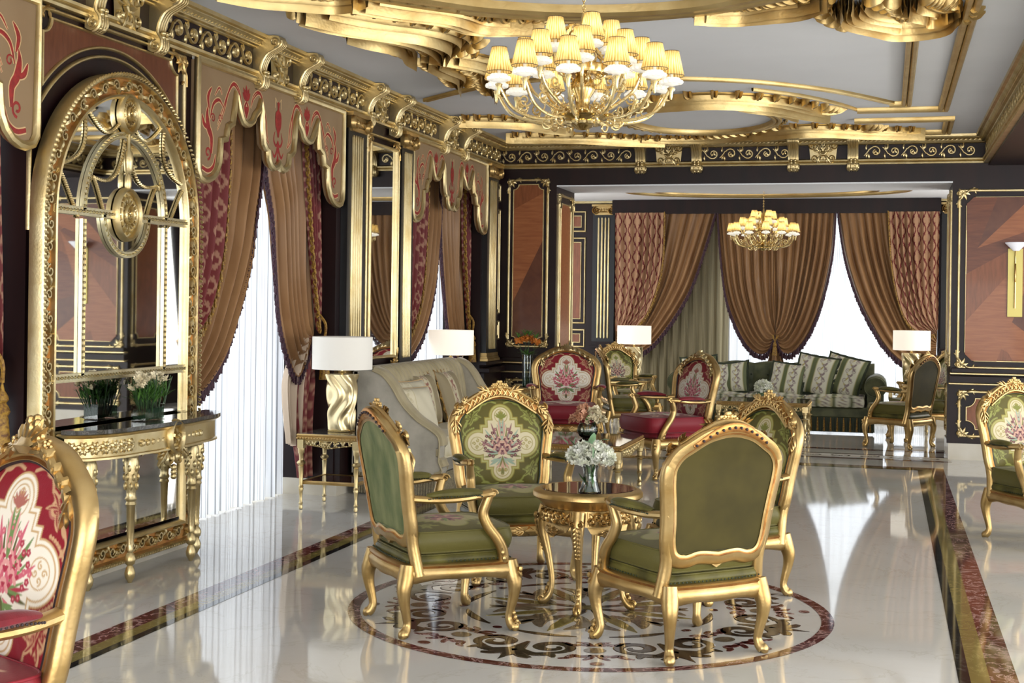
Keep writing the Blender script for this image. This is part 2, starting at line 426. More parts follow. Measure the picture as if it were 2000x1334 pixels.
def fill(mb, fr, P, h, mat=0, h0=None, holes=()):
    P = [np.asarray(q, float)[:, :2] for q in (P, *holes)]
    tri = tessellate_polygon([[Vector((x, y, 0)) for x, y in q] for q in P])
    Q = np.vstack(P); V = np.c_[Q, np.full(len(Q), h)]
    F = [tuple(t) for t in tri]
    mb.add(fr(V), F, mat)
    if h0 is not None:
        for q in P:
            n = len(q); V2 = np.r_[np.c_[q, np.full(n, h)], np.c_[q, np.full(n, h0)]]
            mb.add(fr(V2), [(i, (i+1) % n, n+(i+1) % n, n+i) for i in range(n)], mat)
def half_round(w, h, n=5, o=0.): return [(o-w/2*math.cos(pi*k/n), h*math.sin(pi*k/n)) for k in range(n+1)]
def spiral(cx, cy, r0, r1, a0, turns, n=24):
    t = np.linspace(0, 1, n); a = a0+2*pi*turns*t; r = r0+(r1-r0)*t**.85
    return np.stack([cx+r*np.cos(a), cy+r*np.sin(a)], -1)
def taper(n, w0, w1, w2, p=1.): # start, middle, end widths
    t = np.linspace(0, 1, n); return np.where(t < .5, w0+(w1-w0)*np.sin(t*pi), w2+(w1-w2)*np.sin(t*pi))
def leaf2(mb, fr, p, ang, L, w, h, mat=0, bend=.3, seg=3, lift=0):
    t = np.linspace(0, 1, 6); a = ang+bend*t*1.5
    d = np.stack([np.cos(a), np.sin(a)], -1)*L/5
    P = A(*p)+np.vstack([[0, 0], np.cumsum(d[:-1], 0)])
    stroke(mb, fr, P, taper(6, w*.35, w, w*.05), h*np.array([.6, .9, 1, .9, .7, .2]), mat, seg, lift)
def acanthus(mb, fr, p, ang, L, w, h, mat=0, lobes=3, lift=0):
    leaf2(mb, fr, p, ang, L, w*.5, h, mat, .15, 3, lift)
    for k in range(lobes):
        t = .12+.6*k/lobes
        q = A(*p)+A(math.cos(ang), math.sin(ang))*L*t
        for s in (-1, 1): leaf2(mb, fr, q, ang+s*(.9-.12*k), L*(.55-.1*k), w*.4, h*.8, mat, -s*.5, 3, lift)
def flower2(mb, fr, p, r, h, mat=0, n=5, mat2=None):
    for k in range(n):
        a = 2*pi*k/n+.3; leaf2(mb, fr, (p[0]+r*.15*math.cos(a), p[1]+r*.15*math.sin(a)), a, r, r*.7, h, mat, .1)
    P = np.array([(p[0]-r*.22, p[1]), (p[0]-r*.1, p[1]), (p[0]+r*.1, p[1]), (p[0]+r*.22, p[1])])
    stroke(mb, fr, P, [0.01*r, r*.4, r*.4, .01*r], [h*.6, h*1.3, h*1.3, h*.6], mat if mat2 is None else mat2)
# ================================================================== THE SETTING
XW, YE, ZC = -4.26, 15.0, 3.38
XR = 1.0
FL = affine((0, 0, 0), (1, 0, 0), (0, 1, 0), (0, 0, 1))
WL = affine((XW, 0, 0), (0, 1, 0), (0, 0, 1), (1, 0, 0))       # left wall: u = Y, v = Z, w into the room
WE = affine((0, YE, 0), (1, 0, 0), (0, 0, 1), (0, -1, 0))      # end wall: u = X
WB = affine((0, 19.3, 0), (1, 0, 0), (0, 0, 1), (0, -1, 0))    # alcove back wall
WR = affine((XR, 0, 0), (0, 1, 0), (0, 0, 1), (-1, 0, 0))      # face of the right beam
def rect(x0, x1, y0, y1): return [(x0, y0), (x1, y0), (x1, y1), (x0, y1)]

# ---- floor
f = MB()
box(f, -6.2, 8, -4, 20.2, -.2, 0, 0)
def band(P0, P1, mat, z):   # ring between two rectangles (x0,x1,y0,y1)
    a, b = rect(*P0), rect(*P1)
    V = [(x, y, z) for x, y in a+b]
    f.add(V, [(i, (i+1) % 4, 4+(i+1) % 4, 4+i) for i in range(4)], mat)
z1 = .0012
band((-3.513, .554, -3, 14.05), (-3.40, .440, -2.9, 13.93), 1, z1)
band((-3.40, .440, -2.9, 13.93), (-3.325, .359, -2.8, 13.85), 2, z1)
band((-3.325, .359, -2.8, 13.85), (-3.278, .31, -2.7, 13.80), 3, z1)
for y0, y1, m in ((14.62, 14.72, 1), (14.78, 15.06, 8), (15.06, 15.14, 1), (15.55, 15.68, 1)):
    f.add([(-4.2, y0, z1), (.66, y0, z1), (.66, y1, z1), (-4.2, y1, z1)], [(0, 1, 2, 3)], m)
for k in range(16):
    x = -4.05+k*.30
    for s in (-1, 1):
        stroke(f, FL, spiral(x+s*.05, 14.92, .07, .02, pi/2+s*pi/2, s*.9, 14), taper(14, .01, .03, .01), .002, 4, flat=True)
MX, MY, MR = -1.454, 6.88, 1.227
def ring(r0, r1, mat, z, c=(MX, MY), n=96):
    a = np.linspace(0, 2*pi, n, endpoint=False)
    V = [(c[0]+r*math.cos(t), c[1]+r*math.sin(t), z) for r in (r0, r1) for t in a]
    f.add(V, [(i, (i+1) % n, n+(i+1) % n, n+i) for i in range(n)], mat)
ring(MR-.062, MR, 1, z1)
def polar(k, n=8, off=0.): 
    a = math.radians(-76)+2*pi*k/n+off
    return affine((MX, MY, 0), (-math.sin(a), math.cos(a), 0), (math.cos(a), math.sin(a), 0), (0, 0, 1))
def fs(fr, P, w, mat, z=.0014): stroke(f, fr, P, w, z, mat, flat=True)
for k in range(8):
    F = polar(k)                # red bracket crosses with an olive disc
    for sx in (-1, 1):
        for sy, yc in ((-1, .80), (1, .94)):
            P = crom([(sx*.02, yc+sy*.02), (sx*.07, yc+sy*.035), (sx*.10, yc+sy*.02), (sx*.13, yc+sy*.06), (sx*.17, yc+sy*.075)], 5)
            fs(F, P, taper(len(P), .03, .045, .012), 1)
        fs(F, crom([(sx*.015, .80), (sx*.03, .74), (sx*.08, .72)], 5), taper(11, .04, .035, .01), 1)
        fs(F, crom([(sx*.015, .95), (sx*.03, 1.0), (sx*.06, 1.04)], 5), taper(11, .04, .035, .01), 1)
    for yc, r, m in ((.87, .045, 5), (1.10, .028, 1), (.64, .022, 1)):
        a = np.linspace(0, 2*pi, 20, endpoint=False)
        f.add(F(np.c_[r*1.15*np.cos(a), yc+r*np.sin(a), np.full(20, .0016)]), [tuple(range(20))], m)
    F = polar(k, 8, pi/8)       # black palmettes of two facing scrolls
    for s in (-1, 1):
        fs(F, spiral(s*.135, .83, .105, .030, pi/2-s*pi*.05, -s*1.35, 34), taper(34, .035, .062, .02), 4)
        fs(F, crom([(s*.02, .93), (s*.10, .98), (s*.17, .955), (s*.21, 1.0)], 6), taper(19, .05, .065, .01), 4, .0016)
        fs(F, crom([(0, .93), (s*.06, 1.02), (s*.12, 1.05)], 6), taper(13, .05, .06, .03), 4, .0018)
    fs(F, [(0, .78), (0, .9), (0, 1.0), (0, 1.06), (0, 1.13)], [.02, .075, .09, .035, .002], 4, .0017)
    a = np.linspace(-.27, .27, 12); fs(F, np.c_[.62*np.sin(a), .62*np.cos(a)], taper(12, .012, .05, .012), 4)
    for s in (-1, 1):
        fs(F, crom([(s*.03, .2), (s*.11, .36), (s*.06, .50)], 6), taper(13, .03, .08, .01), 5, .0015)
        fs(F, crom([(s*.05, .30), (s*.16, .40), (s*.17, .48)], 6), taper(13, .03, .05, .01), 5, .0013)
    fs(F, [(0, .1), (0, .3), (0, .45), (0, .56)], [.02, .08, .06, .004], 6, .0017)
    fs(F, [(0, .03), (0, .1), (0, .18), (0, .27)], [.01, .05, .04, .003], 4, .0021)
ring(.0001, .05, 6, .0023)
floor = struct(f.build('floor', [m_floor, m_red, m_oliv, m_blk, m_emp, m_taupe, m_oliv, cream_st, cream_st], sharp=20))
floor.data.polygons.foreach_set('use_smooth', [False]*len(floor.data.polygons))

# ---- ceiling
c = MB(); box(c, -6.2, 8, -4, 15.0, ZC, ZC+.2)
struct(c.build('ceiling', plaster))
c = MB(); box(c, -5.6, 2, 15.9, 19.5, 3.045, 3.3); box(c, -3.6, .65, 15.0, 15.9, 2.885, 2.9)
struct(c.build('ceiling', plaster))

# ---- left wall: piers, headers, marble plinth
piers = [(-3.4, 3.73), (6.11, 7.82), (10.20, 11.90), (14.26, 15.0)]
for a, b in piers:
    w_ = MB(); box(w_, -4.95, XW, a, b, 0.13, 3.085); struct(w_.build('wall_left', mahog))
w_ = MB(); box(w_, -4.95, XW-.0, -3.4, 15.0, 3.085, ZC); struct(w_.build('wall_left', mahog))
for a, b in piers[2:]:
    w_ = MB(); box(w_, XW, XW+.05, a+.02, b-.01, .13, .80); box(w_, XW, XW+.11, a+.0, b, .80, .86, b=.01); box(w_, XW, XW+.075, a+.0, b, .88, .93, b=.008)
    struct(w_.build('trim_6', mahog))
w_ = MB()
for a, b in piers: box(w_, -4.97, XW+.035, a-.01, b+.01, 0, .13)
struct(w_.build('baseboard_left', cream_st))
for i, (a, b) in enumerate(((3.70, 6.14), (7.79, 10.23), (11.87, 14.29))):
    root = struct(bpy.data.objects.new('window_%d' % (i+1), None)); COL.objects.link(root); root.location = (-5.0, (a+b)/2, 0)
    g = MB(); box(g, -5.06, -4.98, a-.1, b+.1, 0, .1); box(g, -5.06, -4.98, a-.1, b+.1, 3.0, 3.1)
    for y in (a-.05, (a+b)/2, b+.05): box(g, -5.06, -4.98, y-.04, y+.04, .1, 3.0)
    box(g, -5.05, -4.99, a, b, 2.3, 2.35)
    g.build('window_frame', white_paint, root, world=True)
# ---- end wall
e = MB()
box(e, -4.26, -3.6, YE, 15.9, .17, ZC); box(e, .65, 1.85, YE, 15.9, .17, ZC); box(e, -3.6, .65, YE, 15.9, 2.9, ZC)
box(e, -4.26, -3.6, YE-.03, YE, .17, .80)
box(e, .62, 1.87, YE-.03, YE, .17, .80)
struct(e.build('wall_end', mahog))
e = MB(); box(e, -4.26, -3.585, YE-.05, 15.92, 0, .17); box(e, .635, 1.88, YE-.05, 15.92, 0, .17)
struct(e.build('baseboard_end', cream_st))
# chair rails as trim
def rail(name, X0, X1):
    t = MB()
    for z, o, h, m in ((.905, .03, .05, 0), (.885, .045, .022, 1), (.80, .05, .075, 0), (.782, .058, .02, 1)):
        box(t, X0-o+.02, X1+o-.02, YE-.03-o, YE+.02, z, z+h, m, b=.006)
    struct(t.build(name, [mahog, gold_pale]))
rail('trim_1', -4.22, -3.62); rail('trim_2', .67, 1.84)
# ---- alcove
for q in ((-5.6, -2.15, 19.3, 19.5, 0, 3.3), (.66, 2.0, 19.3, 19.5, 0, 3.3), (-2.15, .66, 19.3, 19.5, 2.9, 3.3), (-5.7, -5.6, 15.9, 19.5, 0, 3.3), (2.0, 2.1, 15.9, 19.5, 0, 3.3), (-3.75, .68, 18.99, 19.295, 2.845, 3.04)):
    e = MB(); box(e, *q); struct(e.build('wall_alcove', mahog))
e = MB(); box(e, -5.5, -2.15, 19.25, 19.32, 0, .16); box(e, .5, 1.95, 19.2, 19.32, 0, .16); box(e, -2.15, .5, 19.27, 19.5, 0, .08)
struct(e.build('baseboard_alcove', cream_st))
root = struct(bpy.data.objects.new('window_4', None)); COL.objects.link(root); root.location = (-.8, 19.5, 0)
g = MB()
for x in (-2.15, -.75, .6): box(g, x-.03, x+.03, 19.42, 19.5, .1, 2.9)
for z in (.12, 2.3, 2.86): box(g, -2.15, .66, 19.43, 19.49, z-.03, z+.03)
g.build('window_frame', white_paint, root, world=True)
o_ = MB(); box(o_, -12, -6.2, -4, 26, -.2, -.02); box(o_, -6.2, 8, 20.2, 26, -.2, -.02)
struct(o_.build('ground_outside', concrete))
# ---- right beam (its far side is open to the rest of the lounge) and the lounge's far wall
e = MB(); box(e, XR, 1.7, -3.4, YE, 3.06, ZC); struct(e.build('wall_right_beam', mahog))

# ---- cornice: mouldings, frieze scrolls, brackets
t = MB()
path = [(-4.26, -3.4), (-4.26, YE), (XR, YE), (XR, -3.4)]
lo = [(0, 3.085), (.05, 3.085), (.055, 3.10), (.045, 3.115), (.06, 3.12), (.065, 3.135), (.04, 3.145), (.025, 3.15)]
up = [(.03, 3.29), (.045, 3.295), (.05, 3.305), (.075, 3.31), (.085, 3.335), (.10, 3.34), (.105, 3.352), (.13, 3.357), (.135, 3.381), (0, 3.381)]
mould(t, FL, path, [(-o, z) for o, z in lo], False, 0)
mould(t, FL, path, [(-.025, 3.15), (-.028, 3.29)], False, 1)
mould(t, FL, path, [(-o, z) for o, z in up], False, 0)
def frieze(mb, fr, u0, u1, skip=()):
    p = .19; n = int((u1-u0)/p)
    for k in range(n):
        u = u0+(k+.5)*p; s = 1 if k % 2 else -1; zc = 3.22
        if any(a < u < b for a, b in skip): continue
        P = np.vstack([crom([(u-p*.62, zc-s*.045), (u-p*.45, zc-s*.01), (u-p*.30, zc+s*.035)], 4)[:-1], spiral(u, zc, .060, .018, pi*.86 if s > 0 else -pi*.86, -s*1.15, 20)])
        stroke(mb, fr, P, taper(len(P), .012, .021, .012), .016, 0, 3, .027)
        for a, q, L in ((pi/2*s+.3, (u+.008, zc-s*.012), .03), (pi*1.1, (u+.012, zc), .035), (-s*.9, (u-.0, zc+s*.0), .035)):
            leaf2(mb, fr, q, a, L*1.25, .026, .015, 0, .5, 3, .027)
        leaf2(mb, fr, (u-p*.42, zc-s*.02), -s*1.0, .06, .032, .013, 0, -s*.6, 3, .027)
        leaf2(mb, fr, (u-p*.42, zc-s*.02), -s*2.2, .05, .026, .013, 0, s*.6, 3, .027)
        leaf2(mb, fr, (u-p*.5, zc+s*.02), s*1.7, .055, .028, .014, 0, -s*.4, 3, .027)
def beads(mb, fr, u0, u1, z, w, p=.045, r=.012):
    n = int((u1-u0)/p)
    for k in range(n):
        u = u0+(k+.5)*p
        stroke(mb, fr, [(u-p*.42, z-.008), (u-p*.1, z), (u+p*.2, z+.004), (u+p*.45, z+.009)], [.006, .016, .016, .004], [.004, .01, .01, .004], 0, 3, w)
BY = [4.94, 6.97, 9.01, 11.05, 13.08]; BX = [-2.33, -.675]
frieze(t, WL, 3.5, 14.95, [(y-.42, y+.42) for y in BY]); frieze(t, WE, -4.22, .98, [(x-.40, x+.40) for x in BX])
frieze(t, affine((XR, 0, 0), (0, -1, 0), (0, 0, 1), (-1, 0, 0)), -14.9, -8)
for fr, a, b in ((WL, 3.5, 14.95), (WE, -4.2, .95), (WR, 8, 14.9)): beads(t, fr, a, b, 3.325, .078)
struct(t.build('trim_3', [gold_pale, mahog], sharp=50))
def bracket_mesh():
    m = MB(); F = affine((0, 0, 0), (1, 0, 0), (0, 0, 1), (0, 1, 0))    # profile drawn in (out, z), extruded along local Y
    P = crom([(.02, 3.03), (.06, 3.015), (.095, 3.04), (.10, 3.09), (.075, 3.13), (.085, 3.19), (.12, 3.25), (.18, 3.285), (.225, 3.315), (.22, 3.36), (.19, 3.375), (.02, 3.375)], 5)
    W = .055
    for s in (-1, 1):
        Q = P if s > 0 else P
        fill(m, F, Q, s*W, 0)
        stroke(m, affine((0, s*W, 0), (1, 0, 0), (0, 0, 1), (0, s, 0)), spiral(.185, 3.33, .04, .006, -pi/2, 1.6, 22), .012, .01)
        stroke(m, affine((0, s*W, 0), (1, 0, 0), (0, 0, 1), (0, s, 0)), spiral(.07, 3.055, .035, .006, pi/2, 1.4, 18), .010, .01)
    n = len(P); V = np.r_[np.c_[P[:, 0], np.full(n, -W), P[:, 1]], np.c_[P[:, 0], np.full(n, W), P[:, 1]]]
    m.add(V, [(i, i+1, n+i+1, n+i) for i in range(n-1)])
    C = P[4:44]
    for y in (-.035, -.012, .012, .035): tube(m, np.c_[C[:, 0]+.004, np.full(len(C), y), C[:, 1]], .009, 5)
    for k in range(5):
        for s in (-1, 1): blob(m, (.085+.004*k, s*.02, 3.03+.025*k), (.02, .018, .016))
    return m
def cartouche(m, fr, u, zc=3.215, s=1.):
    fill(m, fr, [(u+s*x, zc+s*z) for x, z in ((-.13, -.09), (-.05, -.12), (.05, -.12), (.13, -.09), (.15, .1), (.09, .15), (-.09, .15), (-.15, .1))], .045)
    for k in (-1, 1):
        stroke(m, fr, spiral(u+k*.11*s, zc+.07*s, .045*s, .01, pi/2, -k*1.4, 20), .018*s, .025, 0, 4, .045)
        stroke(m, fr, spiral(u+k*.085*s, zc-.06*s, .04*s, .01, -pi/2, k*1.4, 18), .016*s, .025, 0, 4, .045)
        acanthus(m, fr, (u+k*.03*s, zc), pi/2-k*.7, .13*s, .05*s, .03, 0, 3, .045)
        acanthus(m, fr, (u+k*.02*s, zc-.02), -pi/2+k*.5, .12*s, .05*s, .03, 0, 2, .045)
    acanthus(m, fr, (u, zc-.03*s), pi/2, .17*s, .06*s, .045, 0, 3, .05)
    for r_, h in ((.05, .03), (.03, .05)): stroke(m, fr, [(u-r_*s, zc), (u-r_*.5*s, zc), (u+r_*.5*s, zc), (u+r_*s, zc)], [.004, r_*1.6, r_*1.6, .004], h, 0, 4, .05)
bm_ = bracket_mesh(); proto = None
def put_bracket(pos, rz, label, group):
    global proto
    if proto is None:
        o = bm_.build('cornice_bracket', gold_pale); proto = o; me = o.data; o['base'] = 1
        o.location = (0, 0, 0)
    o = proto.copy() if 'used' in proto else proto
    if o is not proto: COL.objects.link(o)
    proto['used'] = 1
    tag(o, label, 'cornice bracket', group)
    o.location = pos; o.rotation_euler = (0, 0, rz); return o
lo_z = min(v[2] for a in bm_.v for v in a)
names_b = ['above the left curtain pelmet', 'above the tall arched mirror', 'above the large red-embroidered pelmet', 'above the narrow pier mirror', 'above the far red-embroidered pelmet']
bb = np.vstack(bm_.v); cxb = (bb[:, 0].min()+bb[:, 0].max())/2
for y, nm in zip(BY, names_b):
    if y < 6: continue
    for s, q in ((-1, 'nearer'), (1, 'farther')):
        put_bracket((XW+cxb, y+s*.33, lo_z), 0, 'gilded scroll bracket on the cornice, %s of the pair %s' % (q, nm), 'cornice brackets')
for x, nm in zip(BX, ('left', 'right')):
    for s, q in ((-1, 'left'), (1, 'right')):
        put_bracket((x+s*.31, YE-cxb, lo_z), -pi/2, 'gilded scroll bracket on the end wall cornice, %s one of the %s pair' % (q, nm), 'cornice brackets')
for y, nm in zip(BY, names_b):
    if y < 6: continue
    m = MB(); cartouche(m, WL, y)
    tag(m.build('cornice_cartouche', gold_pale), 'carved gilded leaf cartouche between the two cornice brackets %s' % nm, 'cornice ornament', 'cornice cartouches')
for x, nm in zip(BX, ('left', 'right')):
    m = MB(); cartouche(m, WE, x)
    tag(m.build('cornice_cartouche', gold_pale), 'carved gilded leaf cartouche on the end wall cornice between the %s brackets' % nm, 'cornice ornament', 'cornice cartouches')

# ---- ceiling mouldings (frame: w points down)
CE = affine((0, 0, ZC), (1, 0, 0), (0, 1, 0), (0, 0, -1))
def cband(mb, P, w=.05, h=.045, closed=False, k=2):
    P = np.asarray(P, float)
    for i in range(k):
        o = (i-(k-1)/2)*w*1.0
        mould(mb, CE, P, [(o-w*.45, 0), (o-w*.45, h*.7), (o-w*.25, h), (o+w*.2, h), (o+w*.45, h*.6), (o+w*.45, 0)], closed)
t = MB()
cband(t, crom([(-4.0, 11.6), (-3.2, 10.9), (-2.4, 10.66), (-1.614, 10.86), (-1.15, 11.06), (-.80, 11.33), (-.40, 11.78), (.03, 12.5)], 8), .03, .03)
cband(t, [(.0, 12.51), (.145, 12.51), (.145, 9.1)], .045)
cband(t, crom([(-1.1, 11.5), (-.739, 11.907), (-.46, 12.407), (-.283, 12.858)], 6), .03, .03, k=1)
cband(t, [(-.283, 12.87), (.47, 12.88), (.47, -1)], .05)
cband(t, [(-.322, 13.58), (.55, 13.56), (.56, 14.55), (.1, 14.55)], .05)
a = np.linspace(0, 2*pi, 64, endpoint=False)
struct(t.build('trim_4', gold_ceil))
t = MB()
cband(t, np.c_[-1.75+.72*np.cos(a), 13.2+1.0*np.sin(a)], .05, .05, True, 2)
for k in range(48):
    q = 2*pi*k/48; leaf2(t, CE, (-1.75+.80*math.cos(q), 13.2+1.09*math.sin(q)), q+1.2, .10, .04, .05, 0, .5)
tag(t.build('ceiling_rosette_ring', gold_ceil), 'oval gilded leaf-banded ring on the ceiling near the end wall', 'ceiling ornament')
t = MB()
cband(t, crom([(-3.1, 7.2), (-2.59, 7.78), (-2.346, 8.0), (-1.945, 8.2), (-1.509, 8.27), (-1.065, 8.2), (-.6, 7.9)], 8), .10, .07)
cband(t, crom([(-2.2, 8.40), (-1.674, 8.47), (-1.05, 8.37)], 8), .05, .05, k=1)
tag(t.build('ceiling_arc_moulding', gold_ceil), 'broad gilded arc moulding on the ceiling above the large chandelier', 'ceiling ornament')
def rocaille(mb, spine, w0, w1, n=9, h=.10, wave=.45, lay=0.):
    S_ = resample(crom(spine, 10), 40); N = nrm2(S_); t = np.linspace(0, 1, 40)
    W = w0*np.sin(np.clip(t*1.05+.02, 0, 1)*pi)**.6*(1-t)+w1*np.sin(np.clip(t*.98+.02, 0, 1)*pi)**.6*t+.02
    n = int(n*1.5)
    for i in range(n):
        q = (i+.5)/n*2-1
        off = q*W/2+wave*W*.25*np.sin(t*2*pi*1.6+q*1.3)
        P = S_+N*off[:, None]
        a0 = int(abs(q)*5*(1+rnd.random())); b0 = 40-int(abs(q)*6*(1+rnd.random()))
        hh = h*(1-.78*q*q)*(1.15 if i % 2 else .62)*(.85+.3*rnd.random())
        stroke(mb, CE, P[a0:b0], taper(b0-a0, .02, W.max()/n*(1.15 if i % 2 else 1.7), .01), hh, 0 if i % 2 else 1, 4)
    for i in range(3, 37, 3):          # curling leaf tips along both edges
        for s in (-1, 1):
            p = S_[i]+N[i]*s*W[i]*.48; a = math.atan2(N[i][1]*s, N[i][0]*s)+s*.9
            leaf2(mb, CE, p, a, .10+.05*rnd.random(), .035, h*.7, 0, -s*.9); leaf2(mb, CE, p, a-s*.7, .07, .028, h*.6, 1, -s*.6)
    return S_
def orn(name, label, spines, leaves=()):
    m = MB()
    for s in spines: rocaille(m, *s)
    for p, ang, L in leaves: acanthus(m, CE, p, ang, L, L*.4, .09, 0, 3)
    tag(m.build(name, [gold_ceil, gold_deep]), label, 'ceiling ornament', 'ceiling scrollwork')
orn('ceiling_scroll', 'large flowing gilded scrollwork on the ceiling left of the large chandelier, nearest the camera',
    [([(-3.5, 7.7), (-3.2, 8.3), (-2.95, 8.9), (-3.15, 9.45)], .55, .45, 11, .12), ([(-3.05, 7.5), (-2.7, 7.95), (-2.5, 8.3), (-2.1, 8.36)], .35, .16, 8, .12), ([(-3.45, 8.4), (-3.3, 8.9), (-3.35, 9.5)], .22, .18, 5, .10)],
    [((-2.75, 8.3), -.6, .35), ((-2.3, 8.35), .2, .3)])
orn('ceiling_scroll', 'long gilded leaf scroll on the ceiling running back left of the chandelier shades',
    [([(-3.25, 9.3), (-2.95, 9.75), (-3.0, 10.5), (-3.3, 11.4)], .40, .22, 10, .10), ([(-3.3, 9.6), (-3.3, 10.3), (-3.45, 10.9)], .18, .1, 5, .09)], [((-3.2, 11.1), 1.7, .3)])
orn('ceiling_scroll', 'gilded leafy scroll on the ceiling at the upper left corner, over the far pelmet',
    [([(-4.05, 12.75), (-3.7, 12.85), (-3.35, 13.2), (-3.1, 13.6)], .16, .38, 8, .10)], [((-3.6, 12.9), .9, .35)])
orn('ceiling_scroll', 'gilded feathery scroll on the ceiling just inside the left corner of the end wall',
    [([(-3.95, 14.1), (-3.4, 14.2), (-2.9, 14.45), (-2.3, 14.75)], .2, .36, 9, .10), ([(-2.6, 14.55), (-1.9, 14.75), (-1.3, 14.4)], .16, .14, 6, .07)], [((-3.3, 14.2), 1.2, .3), ((-2.8, 14.4), 1.5, .35)])
orn('ceiling_scroll', 'gilded leaf spray on the ceiling ending the arc beside the large chandelier',
    [([(-1.15, 8.30), (-.85, 8.40), (-.6, 8.32), (-.35, 8.1)], .14, .28, 8, .10)], [((-.75, 8.4), .3, .22)])
orn('ceiling_scroll', 'big gilded S-shaped wave scroll on the ceiling at the upper right',
    [([(-.25, 8.2), (-.2, 8.6), (.0, 8.95), (.25, 8.85), (.40, 8.45)], .34, .42, 11, .11), ([(.1, 8.3), (.22, 8.6), (.33, 8.5)], .2, .2, 5, .12)], [((.2, 8.4), .6, .28), ((.1, 8.9), 1.2, .2)])
orn('ceiling_scroll', 'gilded foliage scroll on the ceiling right of the large chandelier, above the oval ring',
    [([(-2.1, 11.9), (-1.5, 11.75), (-1.0, 12.1), (-.5, 12.9)], .18, .30, 9, .11), ([(-1.3, 12.1), (-.95, 12.6), (-.8, 13.0)], .2, .1, 6, .10)], [((-1.2, 11.9), .6, .35), ((-.8, 12.4), 1.1, .35), ((-.65, 12.7), .2, .3)])
orn('ceiling_scroll', 'long gilded leaf scroll on the ceiling between oval ring and right corner',
    [([(-1.35, 14.25), (-.85, 13.95), (-.3, 14.15), (.35, 14.35)], .24, .16, 8, .10)], [((-.9, 13.95), .6, .3), ((-.3, 14.1), -.2, .3)])
orn('ceiling_scroll', 'gilded foliage tip at the very top edge of the ceiling, above the large pelmet',
    [([(-3.75, 7.1), (-3.5, 7.45), (-3.2, 7.6), (-2.9, 7.45)], .2, .2, 6, .10)], [((-3.4, 7.45), 1.2, .25)])
t = MB()
a = np.linspace(0, 2*pi, 72, endpoint=False)
for rx, ry, s in ((1.75, .95, .045), (1.38, .70, .03)): cband(t, np.c_[-1.5+rx*np.cos(a), 17.5+ry*np.sin(a)], s, .03, True, 2)
def cal(P): 
    Q = P(np.zeros((1, 3)))
o_ = t.build('alcove_ceiling_ring', gold_ceil); o_.location.z = 3.045-.03
tag(o_, 'thin gilded concentric oval mouldings on the alcove ceiling', 'ceiling ornament')
t = MB(); box(t, -5.5, 1.9, 19.2, 19.3, 3.015, 3.045); struct(t.build('trim_5', gold_pale))
# ================================================================== WALL FITTINGS
def outline(mb, fr, P, w=.022, h=.014, closed=True, mat=0):
    mould(mb, fr, P, [(-w/2, 0), (-w/2, h*.6), (-w*.2, h), (w*.2, h), (w/2, h*.6), (w/2, 0)], closed, mat)
def notched(x0, x1, y0, y1, r=.07, n=6):     # rectangle with concave quarter-round corners
    P = []
    for cx, cy, a0 in ((x0, y0, pi/2), (x1, y0, pi), (x1, y1, 3*pi/2), (x0, y1, 0)):
        for k in range(n+1):
            a = a0-pi/2*k/n if False else a0-(pi/2)*k/n
            P.append((cx+r*math.cos(a), cy+r*math.sin(a)))
    return np.array(P)
def corner_orn(mb, fr, x, y, sx, sy, s=1.):
    F = lambda P: fr(np.c_[x+sx*np.asarray(P)[:, 0]*s, y+sy*np.asarray(P)[:, 1]*s, np.asarray(P)[:, 2]])
    stroke(mb, F, crom([(-.015, .15), (-.01, .09), (.015, .06), (.03, .03), (.06, .015), (.09, -.01), (.15, -.015)], 4), taper(25, .012, .026, .012), .02, 0, 4, .008)
    stroke(mb, F, spiral(.0, .02, .032, .008, 0, 1.2, 16), .014, .018, 0, 4, .008)
    for a, L in ((pi*.25, .075), (pi*.5, .07), (0, .07), (pi*1.25, .05), (pi*.8, .045), (-pi*.3, .045)): leaf2(mb, F, (.02, .02), a, L, .03, .02, 0, .4, 3, .008)
    for px_, py_, a in ((-.01, .1, 2.2), (.1, -.01, -.7), (-.005, .12, .6), (.12, 0, .9)): leaf2(mb, F, (px_, py_), a, .035, .016, .014, 0, .3, 3, .006)
def panel(name, label, fr, x0, x1, y0, y1, veneer, star=None, gap=.055, r=.07, s=1., corners='all', mats=None, parent=None):
    """gilded double frame, corner mounts and a veneer field"""
    root = thing(name, label, 'wall panel', tuple(fr(A((x0+x1)/2, y0, 0).reshape(1, 3))[0]))
    m = MB(); outline(m, fr, [(x0, y0), (x1, y0), (x1, y1), (x0, y1)], .026, .02); m.build('outer_moulding', gold_pale, root, world=True)
    Q = notched(x0+gap, x1-gap, y0+gap, y1-gap, r)
    m = MB(); outline(m, fr, Q, .016, .014); m.build('inner_moulding', gold_pale, root, world=True)
    m = MB()
    if star is None: fill(m, fr, Q, .004)
    else: veneers(m, fr, Q, star)
    m.build('veneer', [wood1, wood2, wood3, wood4] if star is not None else veneer, root, world=True)
    for cx, sx in ((x0, 1), (x1, -1)):
        for cy, sy in ((y0, 1), (y1, -1)):
            m = MB(); corner_orn(m, fr, cx, cy, sx, sy, s); m.build('corner_mount', gold_pale, root, world=True)
    return root
def clip(P, a, b, c):      # keep a*x+b*y<=c
    out = []
    for i in range(len(P)):
        p, q = P[i], P[(i+1) % len(P)]; dp, dq = a*p[0]+b*p[1]-c, a*q[0]+b*q[1]-c
        if dp <= 0: out.append(p)
        if dp*dq < 0: t = dp/(dp-dq); out.append((p[0]+(q[0]-p[0])*t, p[1]+(q[1]-p[1])*t))
    return out
